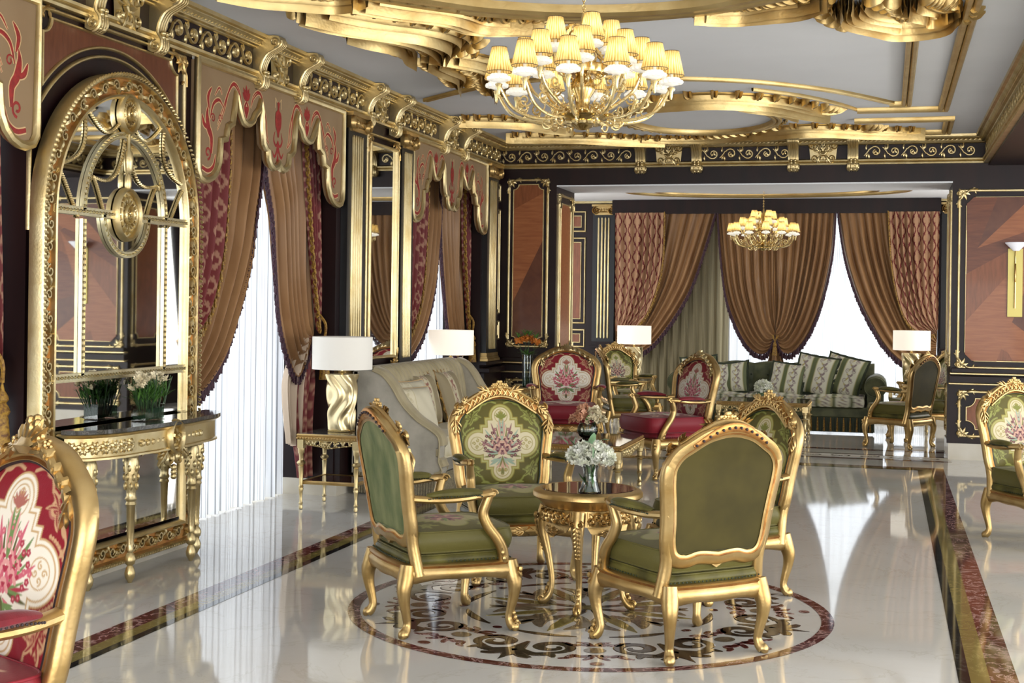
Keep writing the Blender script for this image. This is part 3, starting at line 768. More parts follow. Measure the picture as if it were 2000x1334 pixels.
def veneers(m, fr, Q, star):
    """fan of veneer leaves meeting in the point star; Q is (nearly) convex: clip wedges against its bounding box and lay them 2 mm apart"""
    x0, y0 = Q.min(0); x1, y1 = Q.max(0); h = .004
    fill(m, fr, Q, h, 1)
    r = .07
    base = [(x0, y0+r), (x0+r, y0), (x1-r, y0), (x1, y0+r), (x1, y1-r), (x1-r, y1), (x0+r, y1), (x0, y1-r)]
    k = 0
    for sx, sy, a0, da, n in star:
        for i in range(n):
            a = math.radians(a0+i*da); b = math.radians(a0+(i+1)*da)
            P = clip(base, math.sin(a), -math.cos(a), math.sin(a)*sx-math.cos(a)*sy)
            P = clip(P, -math.sin(b), math.cos(b), -math.sin(b)*sx+math.cos(b)*sy) if len(P) > 2 else P
            if len(P) > 2: fill(m, fr, P, h+.0006*(1+k), (k*7+k//3) % 4)
            k += 1
STAR = [(-3.98, 2.15, -28, 13, 5), (-3.5, 1.1, 95, 17, 5), (-3.4, 3.0, 190, 18, 4)]
panel('wall_panel', 'tall gilt-framed star-veneered panel on the end wall, left of the alcove opening', WE, -4.15, -3.70, 1.08, 2.96, None, STAR, .05, .06)
panel('wall_panel', 'low gilt-framed veneer panel under the chair rail, left of the alcove opening', affine((0, YE-.03, 0), (1, 0, 0), (0, 0, 1), (0, -1, 0)), -4.15, -3.70, .27, .70, wood2, None, .05, .05)
STAR2 = [(1.25, 1.1, 30, 20, 6), (.85, 1.75, -60, 22, 6), (1.6, 2.4, 130, 20, 6), (.9, 2.2, 20, 25, 4)]
panel('wall_panel', 'big gilt-framed star-veneered panel on the right pier behind the wall sconce', WE, .72, 1.76, .96, 2.80, None, STAR2, .07, .09, 1.2)
panel('wall_panel', 'low gilt-framed veneer panel on the right pier, below its chair rail', affine((0, YE-.03, 0), (1, 0, 0), (0, 0, 1), (0, -1, 0)), .74, 1.72, .25, .71, wood2, None, .07, .09, 1.1)
RV = affine((-3.6, 0, 0), (0, 1, 0), (0, 0, 1), (1, 0, 0)); RV2 = affine((.65, 0, 0), (0, 1, 0), (0, 0, 1), (-1, 0, 0))
panel('wall_panel', 'narrow gilt-framed veneer panel in the left reveal of the alcove opening', RV, 15.1, 15.8, .98, 2.80, wood1, None, .09, .06, .9)
panel('wall_panel', 'narrow gilt-framed veneer panel in the right reveal of the alcove opening', RV2, 15.1, 15.8, .98, 2.80, wood2, None, .09, .06, .9)
panel('wall_panel', 'low gilt-framed veneer panel in the right reveal of the alcove opening', RV2, 15.1, 15.8, .26, .74, wood2, None, .08, .05, .8)
# square-cornered small panels
def plain_panel(label, fr, x0, x1, y0, y1, g=.06, veneer=wood2):
    root = thing('wall_panel', label, 'wall panel', tuple(fr(A((x0+x1)/2, y0, 0).reshape(1, 3))[0]))
    m = MB(); outline(m, fr, rect(x0, x1, y0, y1), .024, .018); m.build('outer_moulding', gold_pale, root, world=True)
    m = MB(); outline(m, fr, rect(x0+g, x1-g, y0+g, y1-g), .016, .012); m.build('inner_moulding', gold_pale, root, world=True)
    m = MB(); fill(m, fr, rect(x0+g, x1-g, y0+g, y1-g), .003); m.build('veneer', veneer, root, world=True)
for z0, z1, q in ((2.62, 2.90, 'small top'), (1.30, 2.52, 'tall middle'), (.96, 1.20, 'small bottom')):
    plain_panel('%s gold-lined panel on the alcove back wall, left of its fluted pilaster' % q, WB, -4.72, -4.20, z0, z1)
WC = affine((-4.258, 0, 0), (0, 1, 0), (0, 0, 1), (1, 0, 0))
for z0, z1, q in ((2.72, 2.90, 'tiny top'), (1.45, 2.62, 'slim tall'), (1.16, 1.36, 'tiny bottom')):
    plain_panel('%s gold-lined panel in the left wall corner beside the end wall' % q, WC, 14.80, 14.96, z0, z1, .04)

# ---- pilasters
def volute_capital(m, F, x0, x1, z0, z1):
    w = x1-x0; c = (x0+x1)/2; H = z1-z0
    fill(m, F, rect(x0-.02, x1+.02, z1-.03, z1), .075, 0, 0)
    fill(m, F, rect(x0+.03, x1-.03, z0+.03, z1-.03), .045, 0, 0)
    fill(m, F, rect(x0+.02, x1-.02, z0, z0+.03), .055, 0, 0)
    for s in (-1, 1):
        r = min(.06, w*.26)
        stroke(m, F, spiral(c+s*(w/2-r+.02), z1-.03-r, r, .008, pi/2, -s*1.8, 30), taper(30, .02, .024, .01), .035, 0, 4, .055)
        leaf2(m, F, (c+s*w*.1, z1-.07), -pi/2+s*.8, .08, .035, .03, 0, s*.5, 3, .05)
    flower2(m, F, (c, z1-.05), .04, .035)
    stroke(m, F, [(x0+.03, z0+.05), (c, z0+.045), (x1-.03, z0+.05)], .02, .02, 0, 4, .045)
    for k in range(7): leaf2(m, F, (x0+.05+(w-.1)*k/6, z0+.05), pi/2, .045, .02, .02, 0, 0, 3, .045)
def pilaster(label, fr, x0, x1, zb, zt, n=5, d=.06, fill_m=mahog2):
    root = thing('fluted_pilaster', label, 'pilaster', tuple(fr(A((x0+x1)/2, zb, 0).reshape(1, 3))[0]), 0, 'fluted pilasters')
    m = MB(); fill(m, fr, rect(x0, x1, zb, zt-.13), d, 0, .0015); m.build('shaft', fill_m, root, world=True)
    m = MB(); F = lambda P: fr(np.asarray(P)+A(0, 0, d))
    wi = (x1-x0)*.62; cx = (x0+x1)/2
    for k in range(n):
        x = cx-wi/2+wi*(k+.5)/n
        stroke(m, F, [(x, zb+.13), (x, zb+.15), (x, zt-.2), (x, zt-.18)], [.004, wi/n*.62, wi/n*.62, .004], .014, 0, 4)
    m.build('reeding', gold_pale, root, world=True)
    m = MB(); volute_capital(m, lambda P: fr(np.asarray(P)+A(0, 0, d-.03)), x0+.01, x1-.01, zt-.15, zt); m.build('capital', gold, root, world=True)
    m = MB()
    for a, b, o in ((0, .03, .03), (.03, .05, .02), (.05, .09, .012)): fill(m, fr, rect(x0-o, x1+o, zb+a, zb+b-.002), d+o, 0, .0015)
    m.build('base', [gold if d > .05 else mahog], root, world=True)
pilaster('gold-fluted dark pilaster just right of the large near pelmet, left of the pier mirror', WL, 10.29, 10.68, .93, 3.09)
pilaster('gold-fluted dark pilaster between the pier mirror and the far pelmet', WL, 11.55, 11.87, .93, 3.09)
pilaster('gold-fluted dark pilaster right of the far pelmet, in the corner of the lounge', WL, 14.30, 14.72, .93, 3.09)
pilaster('gold-fluted dark pilaster on the alcove back wall, left of its curtains', WB, -4.08, -3.76, .95, 3.0, 4, .05)
pilaster('half-hidden gold-capped pilaster at the right end of the alcove curtains', WB, .70, 1.0, .95, 3.0, 4, .05)

# ---- narrow pier mirror
WM = affine((XW+.04, 0, 0), (0, 1, 0), (0, 0, 1), (1, 0, 0))
root = thing('pier_mirror', 'tall narrow gilt-framed mirror between two fluted pilasters on the left wall', 'mirror', (XW, 11.1, 1.0))
m = MB(); fill(m, WM, rect(10.80, 11.44, 1.08, 2.90), .004, 0, -.03); m.build('mirror_glass', mirror_m, root, world=True)
m = MB(); outline(m, WM, rect(10.80, 11.44, 1.08, 2.90), .028, .03); m.build('inner_frame', gold_pale, root, world=True)
m = MB(); outline(m, WM, rect(10.735, 11.505, 1.0, 2.975), .024, .02); m.build('outer_frame', gold_pale, root, world=True)
for y, sx in ((10.75, 1), (11.49, -1)):
    for z, sy in ((1.02, 1), (2.95, -1)):
        m = MB(); corner_orn(m, WM, y, z, sx, sy, .9); m.build('corner_mount', gold, root, world=True)

# ---- pelmets
HALF = [(0, 2.54), (-.035, 2.508), (-.085, 2.497), (-.135, 2.515), (-.165, 2.545), (-.18, 2.612), (-.215, 2.622), (-.25, 2.65), (-.27, 2.75), (-.282, 2.87), (-.312, 2.935), (-.335, 2.87),
        (-.395, 2.825), (-.42, 2.785), (-.47, 2.758), (-.52, 2.752), (-.57, 2.765), (-.60, 2.795), (-.635, 2.85), (-.68, 2.932), (-.695, 2.83), (-.722, 2.727), (-.785, 2.70), (-.80, 2.66), (-.812, 2.615),
        (-.885, 2.598), (-.892, 2.52), (-.905, 2.45), (-.94, 2.39), (-.99, 2.348), (-1.05, 2.325), (-1.11, 2.32), (-1.165, 2.335), (-1.195, 2.38), (-1.2, 2.45), (-1.2, 3.075)]
def pelmet(label, yc):
    P = np.array([(yc+x, z) for x, z in HALF] + [(yc-x, z) for x, z in HALF[:0:-1]])
    F = affine((XW-.03, 0, 0), (0, 1, 0), (0, 0, 1), (1, 0, 0))
    root = thing('pelmet', label, 'pelmet', (XW, yc, 2.3))
    m = MB(); fill(m, F, P, .07, 0, .03); cb = m.build('cloth_board', pelmet_c, root, world=True)
    # even resample keeps the moulding smooth
    m = MB(); n = len(P)
    tube(m, [(x, y, .075) for x, y in P], .026, 8, 0, True, fr=F); m.build('gold_edging', gold_pale, root, world=True)
    m = MB(); G = lambda Q: F(np.c_[yc+np.asarray(Q)[:, 0], np.asarray(Q)[:, 1], np.asarray(Q)[:, 2]+.071])
    def st(pts, w0, w1, w2, k=5):
        C = crom(pts, k); 
        for s in (-1, 1):
            Q = C.copy(); Q[:, 0] *= s
            W = taper(len(Q), w0, w1, w2)*1.45
            stroke(m, G, Q, W, .0015, 0, 2, 0); stroke(m, G, Q, W+.008, .0008, 1, 2, 0)
    for dx in (0, .035):          # arcs over the arches
        st([(-.92-.0*dx, 2.66+dx), (-.83, 2.80+dx), (-.77, 2.93), (-.70, 3.0-dx*.3), (-.62, 2.97-dx*.6), (-.575, 2.87)], .004, .014, .006)
        st([(-.44, 2.87), (-.40, 2.96-dx*.6), (-.32, 3.0-dx*.3), (-.26, 2.95), (-.235+dx, 2.82), (-.215+dx, 2.72), (-.15, 2.66)], .004, .014, .006)
    for a, L in ((pi/2, .11), (pi/2-.45, .10), (pi/2+.45, .10), (pi/2-.8, .08), (pi/2+.8, .08)):
        for sx in (-1, 1):
            leaf2(m, G, (sx*.505, 2.91), a, L, .036, .002, 0, .1, 2)
    st([(-.505, 2.905), (-.53, 2.86), (-.505, 2.79)], .01, .02, .004); st([(-.505, 2.905), (-.48, 2.86), (-.505, 2.79)], .01, .02, .004)
    st([(-.505, 2.87), (-.505, 2.84), (-.505, 2.80)], .02, .035, .006)
    # corner plumes
    st([(-1.12, 2.40), (-1.04, 2.385), (-.97, 2.42), (-.94, 2.50)], .02, .022, .006)
    sp = spiral(-1.045, 2.50, .045, .012, -pi/2, 1.1, 18)
    for s in (-1, 1):
        Q = sp.copy(); Q[:, 0] *= s; stroke(m, G, Q, .016, .0015, 0, 2)
        Q = spiral(-.98, 2.73, .035, .008, pi, -1.2, 16); Q[:, 0] *= s; stroke(m, G, Q, .010, .0015, 0, 2)
        Q = spiral(-.88, 2.74, .03, .008, 0, 1.2, 16); Q[:, 0] *= s; stroke(m, G, Q, .009, .0015, 0, 2)
    st([(-1.0, 2.50), (-1.0, 2.60), (-1.04, 2.66), (-1.06, 2.74), (-1.05, 2.80)], .02, .040, .004)
    st([(-1.05, 2.66), (-1.10, 2.68), (-1.13, 2.74)], .02, .026, .004)
    st([(-1.02, 2.72), (-.98, 2.82), (-.90, 2.86), (-.84, 2.82)], .008, .02, .004)
    st([(-1.03, 2.78), (-1.05, 2.86), (-1.0, 2.93)], .008, .026, .002)
    st([(-.96, 2.88), (-.90, 2.94), (-.86, 2.90)], .004, .012, .004)
    # urn
    P2 = [(0, 2.72), (.012, 2.73), (.02, 2.76), (.045, 2.80), (.052, 2.86), (.04, 2.90), (.012, 2.92), (.02, 2.97), (0, 2.975)]
    U = crom(P2, 4); U = np.r_[U, U[::-1][1:-1]*A(-1, 1)]
    fill(m, G, U, .0016, 0)
    for s in (-1, 1):
        Q = crom([(0, 2.70), (s*.03, 2.66), (s*.07, 2.70), (s*.05, 2.76)], 5); stroke(m, G, Q, taper(16, .01, .02, .004), .0015, 0, 2)
        Q = crom([(0, 2.70), (s*.02, 2.62), (s*.06, 2.58), (s*.09, 2.62)], 5); stroke(m, G, Q, taper(16, .01, .022, .004), .0015, 0, 2)
        Q = crom([(s*.02, 2.97), (s*.05, 3.0), (s*.05, 2.93)], 5); stroke(m, G, Q, .006, .0015, 1, 2)
        leaf2(m, G, (0, 2.58), -pi/2+s*.5, .05, .02, .002, 0, 0, 2)
    leaf2(m, G, (0, 2.60), -pi/2, .07, .03, .002, 0, 0, 2); leaf2(m, G, (0, 2.60), pi/2, .08, .03, .002, 0, 0, 2)
    m.build('red_embroidery', [redthread, palethread], cb, world=True)
    return root
pelmet('bronze cloth pelmet with red embroidery, cropped by the left edge', 4.92)
pelmet('large scalloped bronze pelmet with red urn embroidery, between arched mirror and pier mirror', 9.01)
pelmet('smaller far scalloped pelmet with red embroidery, between the pier mirror and the end wall', 13.08)

# ---- damask pattern for woven curtains
def ogee(u, v, c0, c1):
    a = np.abs(((u+.16*np.cos(2*pi*v)) % 1)-.5); b = np.abs(((u+.5-.16*np.cos(2*pi*v)) % 1)-.5)
    k = (np.minimum(a, b) < .05)
    fu = ((u+.25) % .5)-.25; fv = ((v) % .5)-.25
    ang = np.arctan2(fv, fu*1.3); r = np.hypot(fu*1.3, fv)
    k2 = r < .11*(1+.35*np.cos(5*ang))
    m = np.clip(k*1.+k2*1., 0, 1)[..., None]
    return A(*c0)*(1-m)+A(*c1)*m
def drape(mb, fr, outer, lead, nf, amp, nu=150, nv=60, top=None, base=0, mat=0, uvscale=None, cols=None, s0=0., s1=1., ph=0., tight=.25):
    O = resample(crom(outer, 10), nv); L = resample(crom(lead, 10), nv)
    r = random.Random(int(ph*100)+nf); ks = [r.uniform(.75, 1.3) for _ in range(nf+2)]
    def fn(U, V):
        i = (V*(nv-1)).round().astype(int); s = s0+(s1-s0)*U
        P = O[i]*(1-s)[..., None]+L[i]*s[..., None]
        env = amp*(1-(1-tight)*V**2.2)*(.55+.45*np.minimum(1, V*4))
        w = np.sin(2*pi*(nf*U+.35*np.sin(3*U*2+V*1.5+ph))+ph)+.25*np.sin(4*pi*nf*U*.73+2*V)
        x = P[..., 0]; z = P[..., 1]
        q = fr(np.stack([x, z, base+env*w], -1).reshape(-1, 3)).reshape(*x.shape, 3)
        return q[..., 0], q[..., 1], q[..., 2]
    cf = None
    if cols: cf = lambda U, V: ogee(U*uvscale[0], V*uvscale[1], *cols)
    grid(mb, nu, nv, fn, mat, col=cf)
    return L
def fringe(mb, fr, L, base, length=.045, r=.009, step=.02, mat=0, sway=0., d=.03):
    n = max(2, int(np.sum(np.linalg.norm(np.diff(L, axis=0), axis=1))/step)); Q = resample(L, n)
    for i, (x, z) in enumerate(Q):
        h = length*(.8+.4*rnd.random()); 
        P = [(x, z+.012, base+d*.5*math.sin(i*2.1)), (x+sway*.3, z-h*.4, base+d*.4*math.sin(i*2.1)), (x+sway, z-h, base+d*.3*math.cos(i*1.3))]
        tube(mb, P, [r*.6, r, r*1.1], 5, mat, fr=fr)
DB = (hexc('a58063'), hexc('5f1c20')); DR = (hexc('6e2c2c'), hexc('a17660'))
def curtain(label, fr, damask_spec, satin_spec, trim=True, tassel=None, tail=None, depth=0., dm=DR, extra=None, cat='curtain', dscale=(5, 9)):
    P = [p for p in satin_spec['lead']]
    root = thing('curtain', label, cat, tuple(fr(A(satin_spec['outer'][0][0], 0.01, depth).reshape(1, 3))[0]))
    m = MB(); L = drape(m, fr, satin_spec['outer'], satin_spec['lead'], satin_spec.get('n', 7), satin_spec.get('amp', .045), base=depth, ph=satin_spec.get('ph', 0)); pd = m.build('satin_drape', satin, root, sharp=0, world=True)
    m = MB(); fringe(m, fr, L, depth+.02, satin_spec.get('fl', .05), .010, .016, sway=satin_spec.get('sway', 0)); m.build('tassel_fringe', purple, pd, world=True)
    if damask_spec:
        m = MB(); L2 = drape(m, fr, damask_spec['outer'], damask_spec['lead'], damask_spec.get('n', 5), damask_spec.get('amp', .04), base=depth+.06, cols=dm, uvscale=dscale, nu=220, nv=160, ph=1.3)
        pd = m.build('damask_drape', damask, root, sharp=0, world=True)
        m = MB(); fringe(m, fr, L2, depth+.085, .035, .010, .022, sway=.01); m.build('gold_fringe', goldfr, pd, world=True)
    if tail:
        m = MB()
        for O, Ld, mm in tail: drape(m, fr, O, Ld, 3, .04, 60, 40, base=depth-.02, mat=0 if mm == 's' else 1, cols=dm, uvscale=(2, 8), tight=.9)
        # satin/lining tails use the same builder
        m.build('tail', [lining, damask], root, sharp=0, world=True)
    if tassel:
        x, z = tassel; m = MB()
        c = tuple(fr(A(x, z, depth+.12).reshape(1, 3))[0])
        lathe(m, [(.004, .34), (.012, .30), (.03, .27), (.034, .25), (.02, .235), (.03, .22), (.042, .19), (.03, .165), (.038, .15), (.05, .02), (.052, 0)], c, 20, 0, (20, .12, 0, .15))
        Q = [fr(A(x, z+.34, depth+.12).reshape(1, 3))[0], fr(A(x-.02, z+.45, depth+.13).reshape(1, 3))[0], fr(A(x-.03, z+.55, depth+.05).reshape(1, 3))[0]]
        tube(m, crom(Q, 6), .012, 6); m.build('tieback_tassel', goldfr, root, world=True)
    return root
WC2 = affine((-4.45, 0, 0), (0, 1, 0), (0, 0, 1), (1, 0, 0))
TZ = 3.0
curtain('dark copper drape with damask edge gathered at the far left edge of the photo', WC2,
    dict(outer=[(6.08, TZ), (6.08, 2), (6.10, 1.2)], lead=[(5.6, TZ), (5.65, 2.2), (5.85, 1.6), (6.05, 1.22)], n=4),
    dict(outer=[(6.0, TZ), (6.05, 2), (6.08, 1.15)], lead=[(5.0, TZ), (5.1, 2.3), (5.4, 1.5), (5.8, 1.0), (6.05, 1.12)], ph=.5), tassel=(6.03, .78))
curtain('copper drape with damask border swept behind the arched mirror under the large pelmet', WC2,
    dict(outer=[(7.85, TZ), (7.85, 2.2), (7.86, 1.25)], lead=[(8.56, TZ), (8.55, 2.4), (8.48, 1.85), (8.30, 1.45), (7.95, 1.20)], n=5, amp=.045),
    dict(outer=[(7.9, TZ), (7.86, 2.0), (7.86, 1.1)], lead=[(9.26, TZ), (9.20, 2.5), (9.11, 2.18), (9.03, 1.86), (8.86, 1.52), (8.62, 1.16), (8.30, .93), (8.02, .94), (7.86, 1.05)], n=9, amp=.05, fl=.07), dscale=(5, 11))
curtain('copper drape with gold tassel tied back beside the nearest lamp, under the large pelmet', WC2,
    dict(outer=[(10.2, TZ), (10.2, 2.0), (10.2, 1.3)], lead=[(9.80, TZ), (9.92, 2.3), (10.02, 1.8), (10.14, 1.34)], n=4, amp=.04),
    dict(outer=[(10.19, TZ), (10.19, 2.0), (10.19, 1.28)], lead=[(9.18, TZ), (9.26, 2.5), (9.38, 2.18), (9.44, 1.81), (9.52, 1.42), (9.68, 1.12), (9.86, .95), (10.02, 1.05), (10.16, 1.25)], n=7, amp=.045, ph=2),
    tassel=(10.17, .93), tail=[([(10.18, 1.28), (10.21, .8), (10.20, .15)], [(10.10, 1.28), (9.85, .8), (10.02, .15)], 'd'), ([(10.12, 1.28), (9.98, .85), (9.98, .4)], [(10.06, 1.28), (9.72, .95), (9.80, .45)], 's')], dscale=(3, 11))
curtain('copper satin drape with damask border, gathered left under the far pelmet beside the pilaster', WC2,
    dict(outer=[(11.92, TZ), (11.92, 2.0), (11.93, 1.15)], lead=[(12.78, TZ), (12.74, 2.1), (12.58, 1.5), (12.15, 1.12)], n=6, amp=.045),
    dict(outer=[(11.93, TZ), (11.93, 2.0), (11.94, 1.1)], lead=[(13.42, TZ), (13.39, 2.56), (13.31, 2.14), (13.21, 1.72), (12.95, 1.31), (12.60, 1.06), (12.3, .99), (11.95, 1.05)], n=8, amp=.05, ph=.8), dscale=(5, 11))
curtain('copper drape with gold tassel tied back in the corner, under the far pelmet', WC2,
    dict(outer=[(14.28, TZ), (14.28, 2.0), (14.28, 1.25)], lead=[(13.98, TZ), (14.02, 2.2), (14.12, 1.7), (14.22, 1.3)], n=4, amp=.04),
    dict(outer=[(14.27, TZ), (14.27, 2.0), (14.27, 1.25)], lead=[(13.34, TZ), (13.36, 2.5), (13.39, 2.14), (13.50, 1.72), (13.64, 1.32), (13.85, 1.05), (14.05, .95), (14.24, 1.2)], n=6, amp=.045, ph=1),
    tassel=(14.22, .92), tail=[([(14.27, 1.25), (14.28, .8), (14.27, .15)], [(14.18, 1.25), (13.95, .8), (14.05, .15)], 's')], dscale=(3, 11))
# ---- sheers
def sheer(label, fr, x0, x1, z0, z1, waves, material=sheer_m, amp=.045, su=1):
    m = MB(); r = random.Random(int(x0*10))
    def fn(U, V):
        x = x0+(x1-x0)*U
        d = amp*(np.sin(2*pi*waves*U+.8*np.sin(5*U))+.35*np.sin(2*pi*waves*2.3*U+1))*(.45+.55*V)
        z = z1+(z0-z1)*V
        q = fr(np.stack([x, z+.012*np.sin(2*pi*waves*U)*V*0, d], -1).reshape(-1, 3)).reshape(*x.shape, 3)
        return q[..., 0], q[..., 1], q[..., 2]
    grid(m, 220, 10, fn, uv=True)
    return tag(m.build('sheer_curtain', material, sharp=0), label, 'curtain')
WS = affine((-4.68, 0, 0), (0, 1, 0), (0, 0, 1), (1, 0, 0))
sheer('white pinstriped sheer curtain at the far left edge of the photo', WS, 3.75, 6.1, .012, 3.0, 13)
sheer('wide white pinstriped sheer falling to the marble floor under the large pelmet', WS, 7.84, 10.2, .012, 3.0, 13)
sheer('white pinstriped sheer under the far pelmet, behind the second table lamp', WS, 11.9, 14.27, .012, 3.0, 13)
WS2 = affine((0, 19.17, 0), (1, 0, 0), (0, 0, 1), (0, -1, 0))
sheer('cream striped sheer over the wall in the left half of the alcove window', WS2, -3.7, -2.12, .02, 2.85, 12, sheer_c, .025)
sheer('bright white striped sheer in the alcove window behind the sage sofa', WS2, -2.10, .66, .02, 2.85, 15, sheer_m, .025)
# ---- alcove drapes
WA = affine((0, 19.02, 0), (1, 0, 0), (0, 0, 1), (0, -1, 0))
T2 = 2.86
curtain('alcove drape of red ogee damask and copper satin swept to the left pilaster', WA,
    dict(outer=[(-3.70, T2), (-3.69, 2.0), (-3.68, 1.2)], lead=[(-3.0, T2), (-3.01, 2.26), (-3.08, 1.83), (-3.24, 1.42), (-3.5, 1.15)], n=7, amp=.03),
    dict(outer=[(-3.69, T2), (-3.69, 2.0), (-3.69, 1.12)], lead=[(-2.30, T2), (-2.43, 2.4), (-2.62, 1.83), (-2.87, 1.38), (-3.18, .99), (-3.45, .88), (-3.68, 1.0)], n=11, amp=.035, fl=.07), dm=DB, dscale=(5, 7))
curtain('alcove drape of red ogee damask and copper satin swept to the right wall', WA,
    dict(outer=[(.66, T2), (.66, 2.0), (.66, 1.3)], lead=[(.0, T2), (.05, 2.14), (.17, 1.58), (.34, 1.3), (.6, 1.22)], n=7, amp=.03),
    dict(outer=[(.65, T2), (.65, 2.0), (.65, 1.2)], lead=[(-.65, T2), (-.555, 2.27), (-.38, 1.71), (-.14, 1.24), (.08, .95), (.34, .80), (.64, .95)], n=10, amp=.035, fl=.07, ph=1.7), dm=DB, dscale=(5, 7))
root = thing('balloon_curtain', 'centre copper balloon drape in the alcove gathered to a middle tie', 'curtain', (-1.46, 19.0, .75))
for s, lead, ph in ((-1, [(-2.27, T2), (-2.22, 2.26), (-2.13, 1.66), (-1.93, 1.16), (-1.73, .93), (-1.56, .95), (-1.475, 1.17)], 0), (1, [(-.68, T2), (-.72, 2.27), (-.85, 1.64), (-1.02, 1.20), (-1.22, .95), (-1.38, .96), (-1.455, 1.17)], 2)):
    m = MB(); L = drape(m, WA, [(-1.465-s*.03, T2), (-1.465-s*.03, 2.0), (-1.465, 1.2)], lead, 8, .035, base=-.01+.01*s, ph=ph); pd = m.build('satin_drape', satin, root, sharp=0, world=True)
    m = MB(); fringe(m, WA, L, .02, .075, .012, .02); m.build('tassel_fringe', purple, pd, world=True)
m = MB(); drape(m, WA, [(-1.475, 1.2), (-1.60, .6), (-1.62, .1)], [(-1.45, 1.2), (-1.30, .6), (-1.30, .1)], 3, .03, 40, 20, tight=1); m.build('tail', satin, root, sharp=0, world=True)
m = MB(); lathe(m, [(.004, .20), (.02, .17), (.03, .14), (.02, .12), (.03, .11), (.04, 0)], (-1.465, 18.95, .9), 16, 0, (16, .1, 0, .11)); tube(m, [(-1.5, 18.95, 1.18), (-1.46, 18.93, 1.1), (-1.43, 18.95, 1.18)], .02, 6); m.build('tieback_tassel', goldfr, root, world=True)

# ---- tall arched mirror
yc, zc, R0 = 6.915, 2.0, .83
MXF = affine((XW+.075, 0, 0), (0, 1, 0), (0, 0, 1), (1, 0, 0))
def arch(r, zb, n=40, c=(yc, zc)):
    a = np.linspace(0, pi, n); return np.vstack([[c[0]+r, zb], np.c_[c[0]+r*np.cos(a), c[1]+r*np.sin(a)], [c[0]-r, zb]])
root = thing('arched_mirror', 'tall round-arched gilt mirror with glazing bars and medallions on the left wall', 'mirror', (XW, yc, .03))
m = MB(); fill(m, MXF, arch(.72, .22)[::-1], .004, 0); m.build('mirror_glass', mirror_m, root, world=True)
m = MB(); b_ = .10
Pth = np.vstack([arch(R0-.01, .06)])
mould(m, MXF, Pth, [(-.0, -.045), (0, .03), (.008, .042), (.020, .045), (.026, .012), (.112, .008), (.116, .034), (.126, .038), (.136, .03), (.142, 0)], True, 0, {4: 1})  # field in darker gold paints the recess shade behind the scrollwork
frm = m.build('frame', [gold_pale, gold_rub_shade], root, world=True)
m = MB(); 
P = resample(arch(R0-.078, .14, 60), 150)
P = np.vstack([P, resample([(yc-R0+.078, .14), (yc+R0-.078, .14)], 44)])
N = nrm2(P, True)
for i in range(0, len(P)-3, 3):
    s = 1 if (i//3) % 2 else -1
    Q = P[i]+N[i]*s*.004
    stroke(m, MXF, spiral(Q[0], Q[1], .036, .008, math.atan2(N[i][1], N[i][0])*1+s*pi/2, s*1.3, 14), .016, .030, 0, 3, .01)
    t_ = A(N[i][1], -N[i][0]); leaf2(m, MXF, P[i]+t_*.02, math.atan2(t_[1], t_[0])+s*.6, .07, .034, .030, 0, -s*.5, 3, .01)
    leaf2(m, MXF, P[i]-t_*.02, math.atan2(-t_[1], -t_[0])+s*.8, .055, .028, .028, 0, s*.5, 3, .01)
m.build('frame_scrollwork', gold_pale, frm, world=True)
m = MB(); P = resample(np.vstack([arch(R0-.012, .07, 60)]), 210); P = np.vstack([P, resample([(yc-R0+.012, .07), (yc+R0-.012, .07)], 60)]); N = nrm2(P, True)
for i in range(len(P)):
    t_ = A(N[i][1], -N[i][0]); d_ = t_*.7+N[i]*.7
    stroke(m, MXF, [P[i]-d_*.016, P[i]-d_*.006, P[i]+d_*.006, P[i]+d_*.016], [.004, .016, .016, .004], [.004, .016, .016, .004], 0, 3, .05)
m.build('rope_edging', gold_pale, frm, world=True)
def bar(mb, P, w=.045, lift=.006, orn=True):
    P = resample(P, max(4, int(np.sum(np.linalg.norm(np.diff(np.asarray(P, float), axis=0), axis=1))/.03)))
    stroke(mb, MXF, P, w, .016, 0, 4, lift, flat=True)
    N = nrm2(P)
    for s in (-1, 1): stroke(mb, MXF, P+N*s*w*.42, w*.16, .024, 0, 3, lift)
    if orn:
        for i in range(1, len(P)-1):
            t_ = A(N[i][1], -N[i][0]); stroke(mb, MXF, spiral(P[i][0], P[i][1], w*.24, w*.05, 0, 1, 8), w*.13, .024, 0, 3, lift+.006)
m = MB()
for z in (2.02, 1.13): bar(m, [(yc-.71, z), (yc+.71, z)], .05)
for s in (-1, 1): bar(m, [(yc+s*.43, 1.14), (yc+s*.43, 1.98)], .04)
a = np.linspace(0, pi, 30)
bar(m, np.c_[yc+.43*np.cos(a), 2.02+.46*np.sin(a)], .04)
a = np.linspace(pi, 2*pi, 20); bar(m, np.c_[yc+.235*np.cos(a), 2.02+.22*np.sin(a)], .035)
a = np.linspace(0, pi, 20); stroke(m, MXF, np.c_[yc+.235*np.cos(a), 2.02+.0*np.sin(a)], .01, .01)
m.build('glazing_bars', silverg, root, world=True)
m = MB()
def swag(p, q, sag, k=14):
    p, q = A(*p), A(*q); n = 10; t = np.linspace(0, 1, k)[:, None]
    d = A(*sag); P = p*(1-t)+q*t+d*np.sin(t*pi)
    P = resample(P, 26); N = nrm2(P)
    for i in range(len(P)-1):
        t_ = A(N[i][1], -N[i][0]); d_ = t_*.8+N[i]*.6
        stroke(m, MXF, [P[i]-d_*.014, P[i], P[i]+d_*.014], [.006, .020, .006], [.006, .018, .006], 0, 3, .008)
SW = []
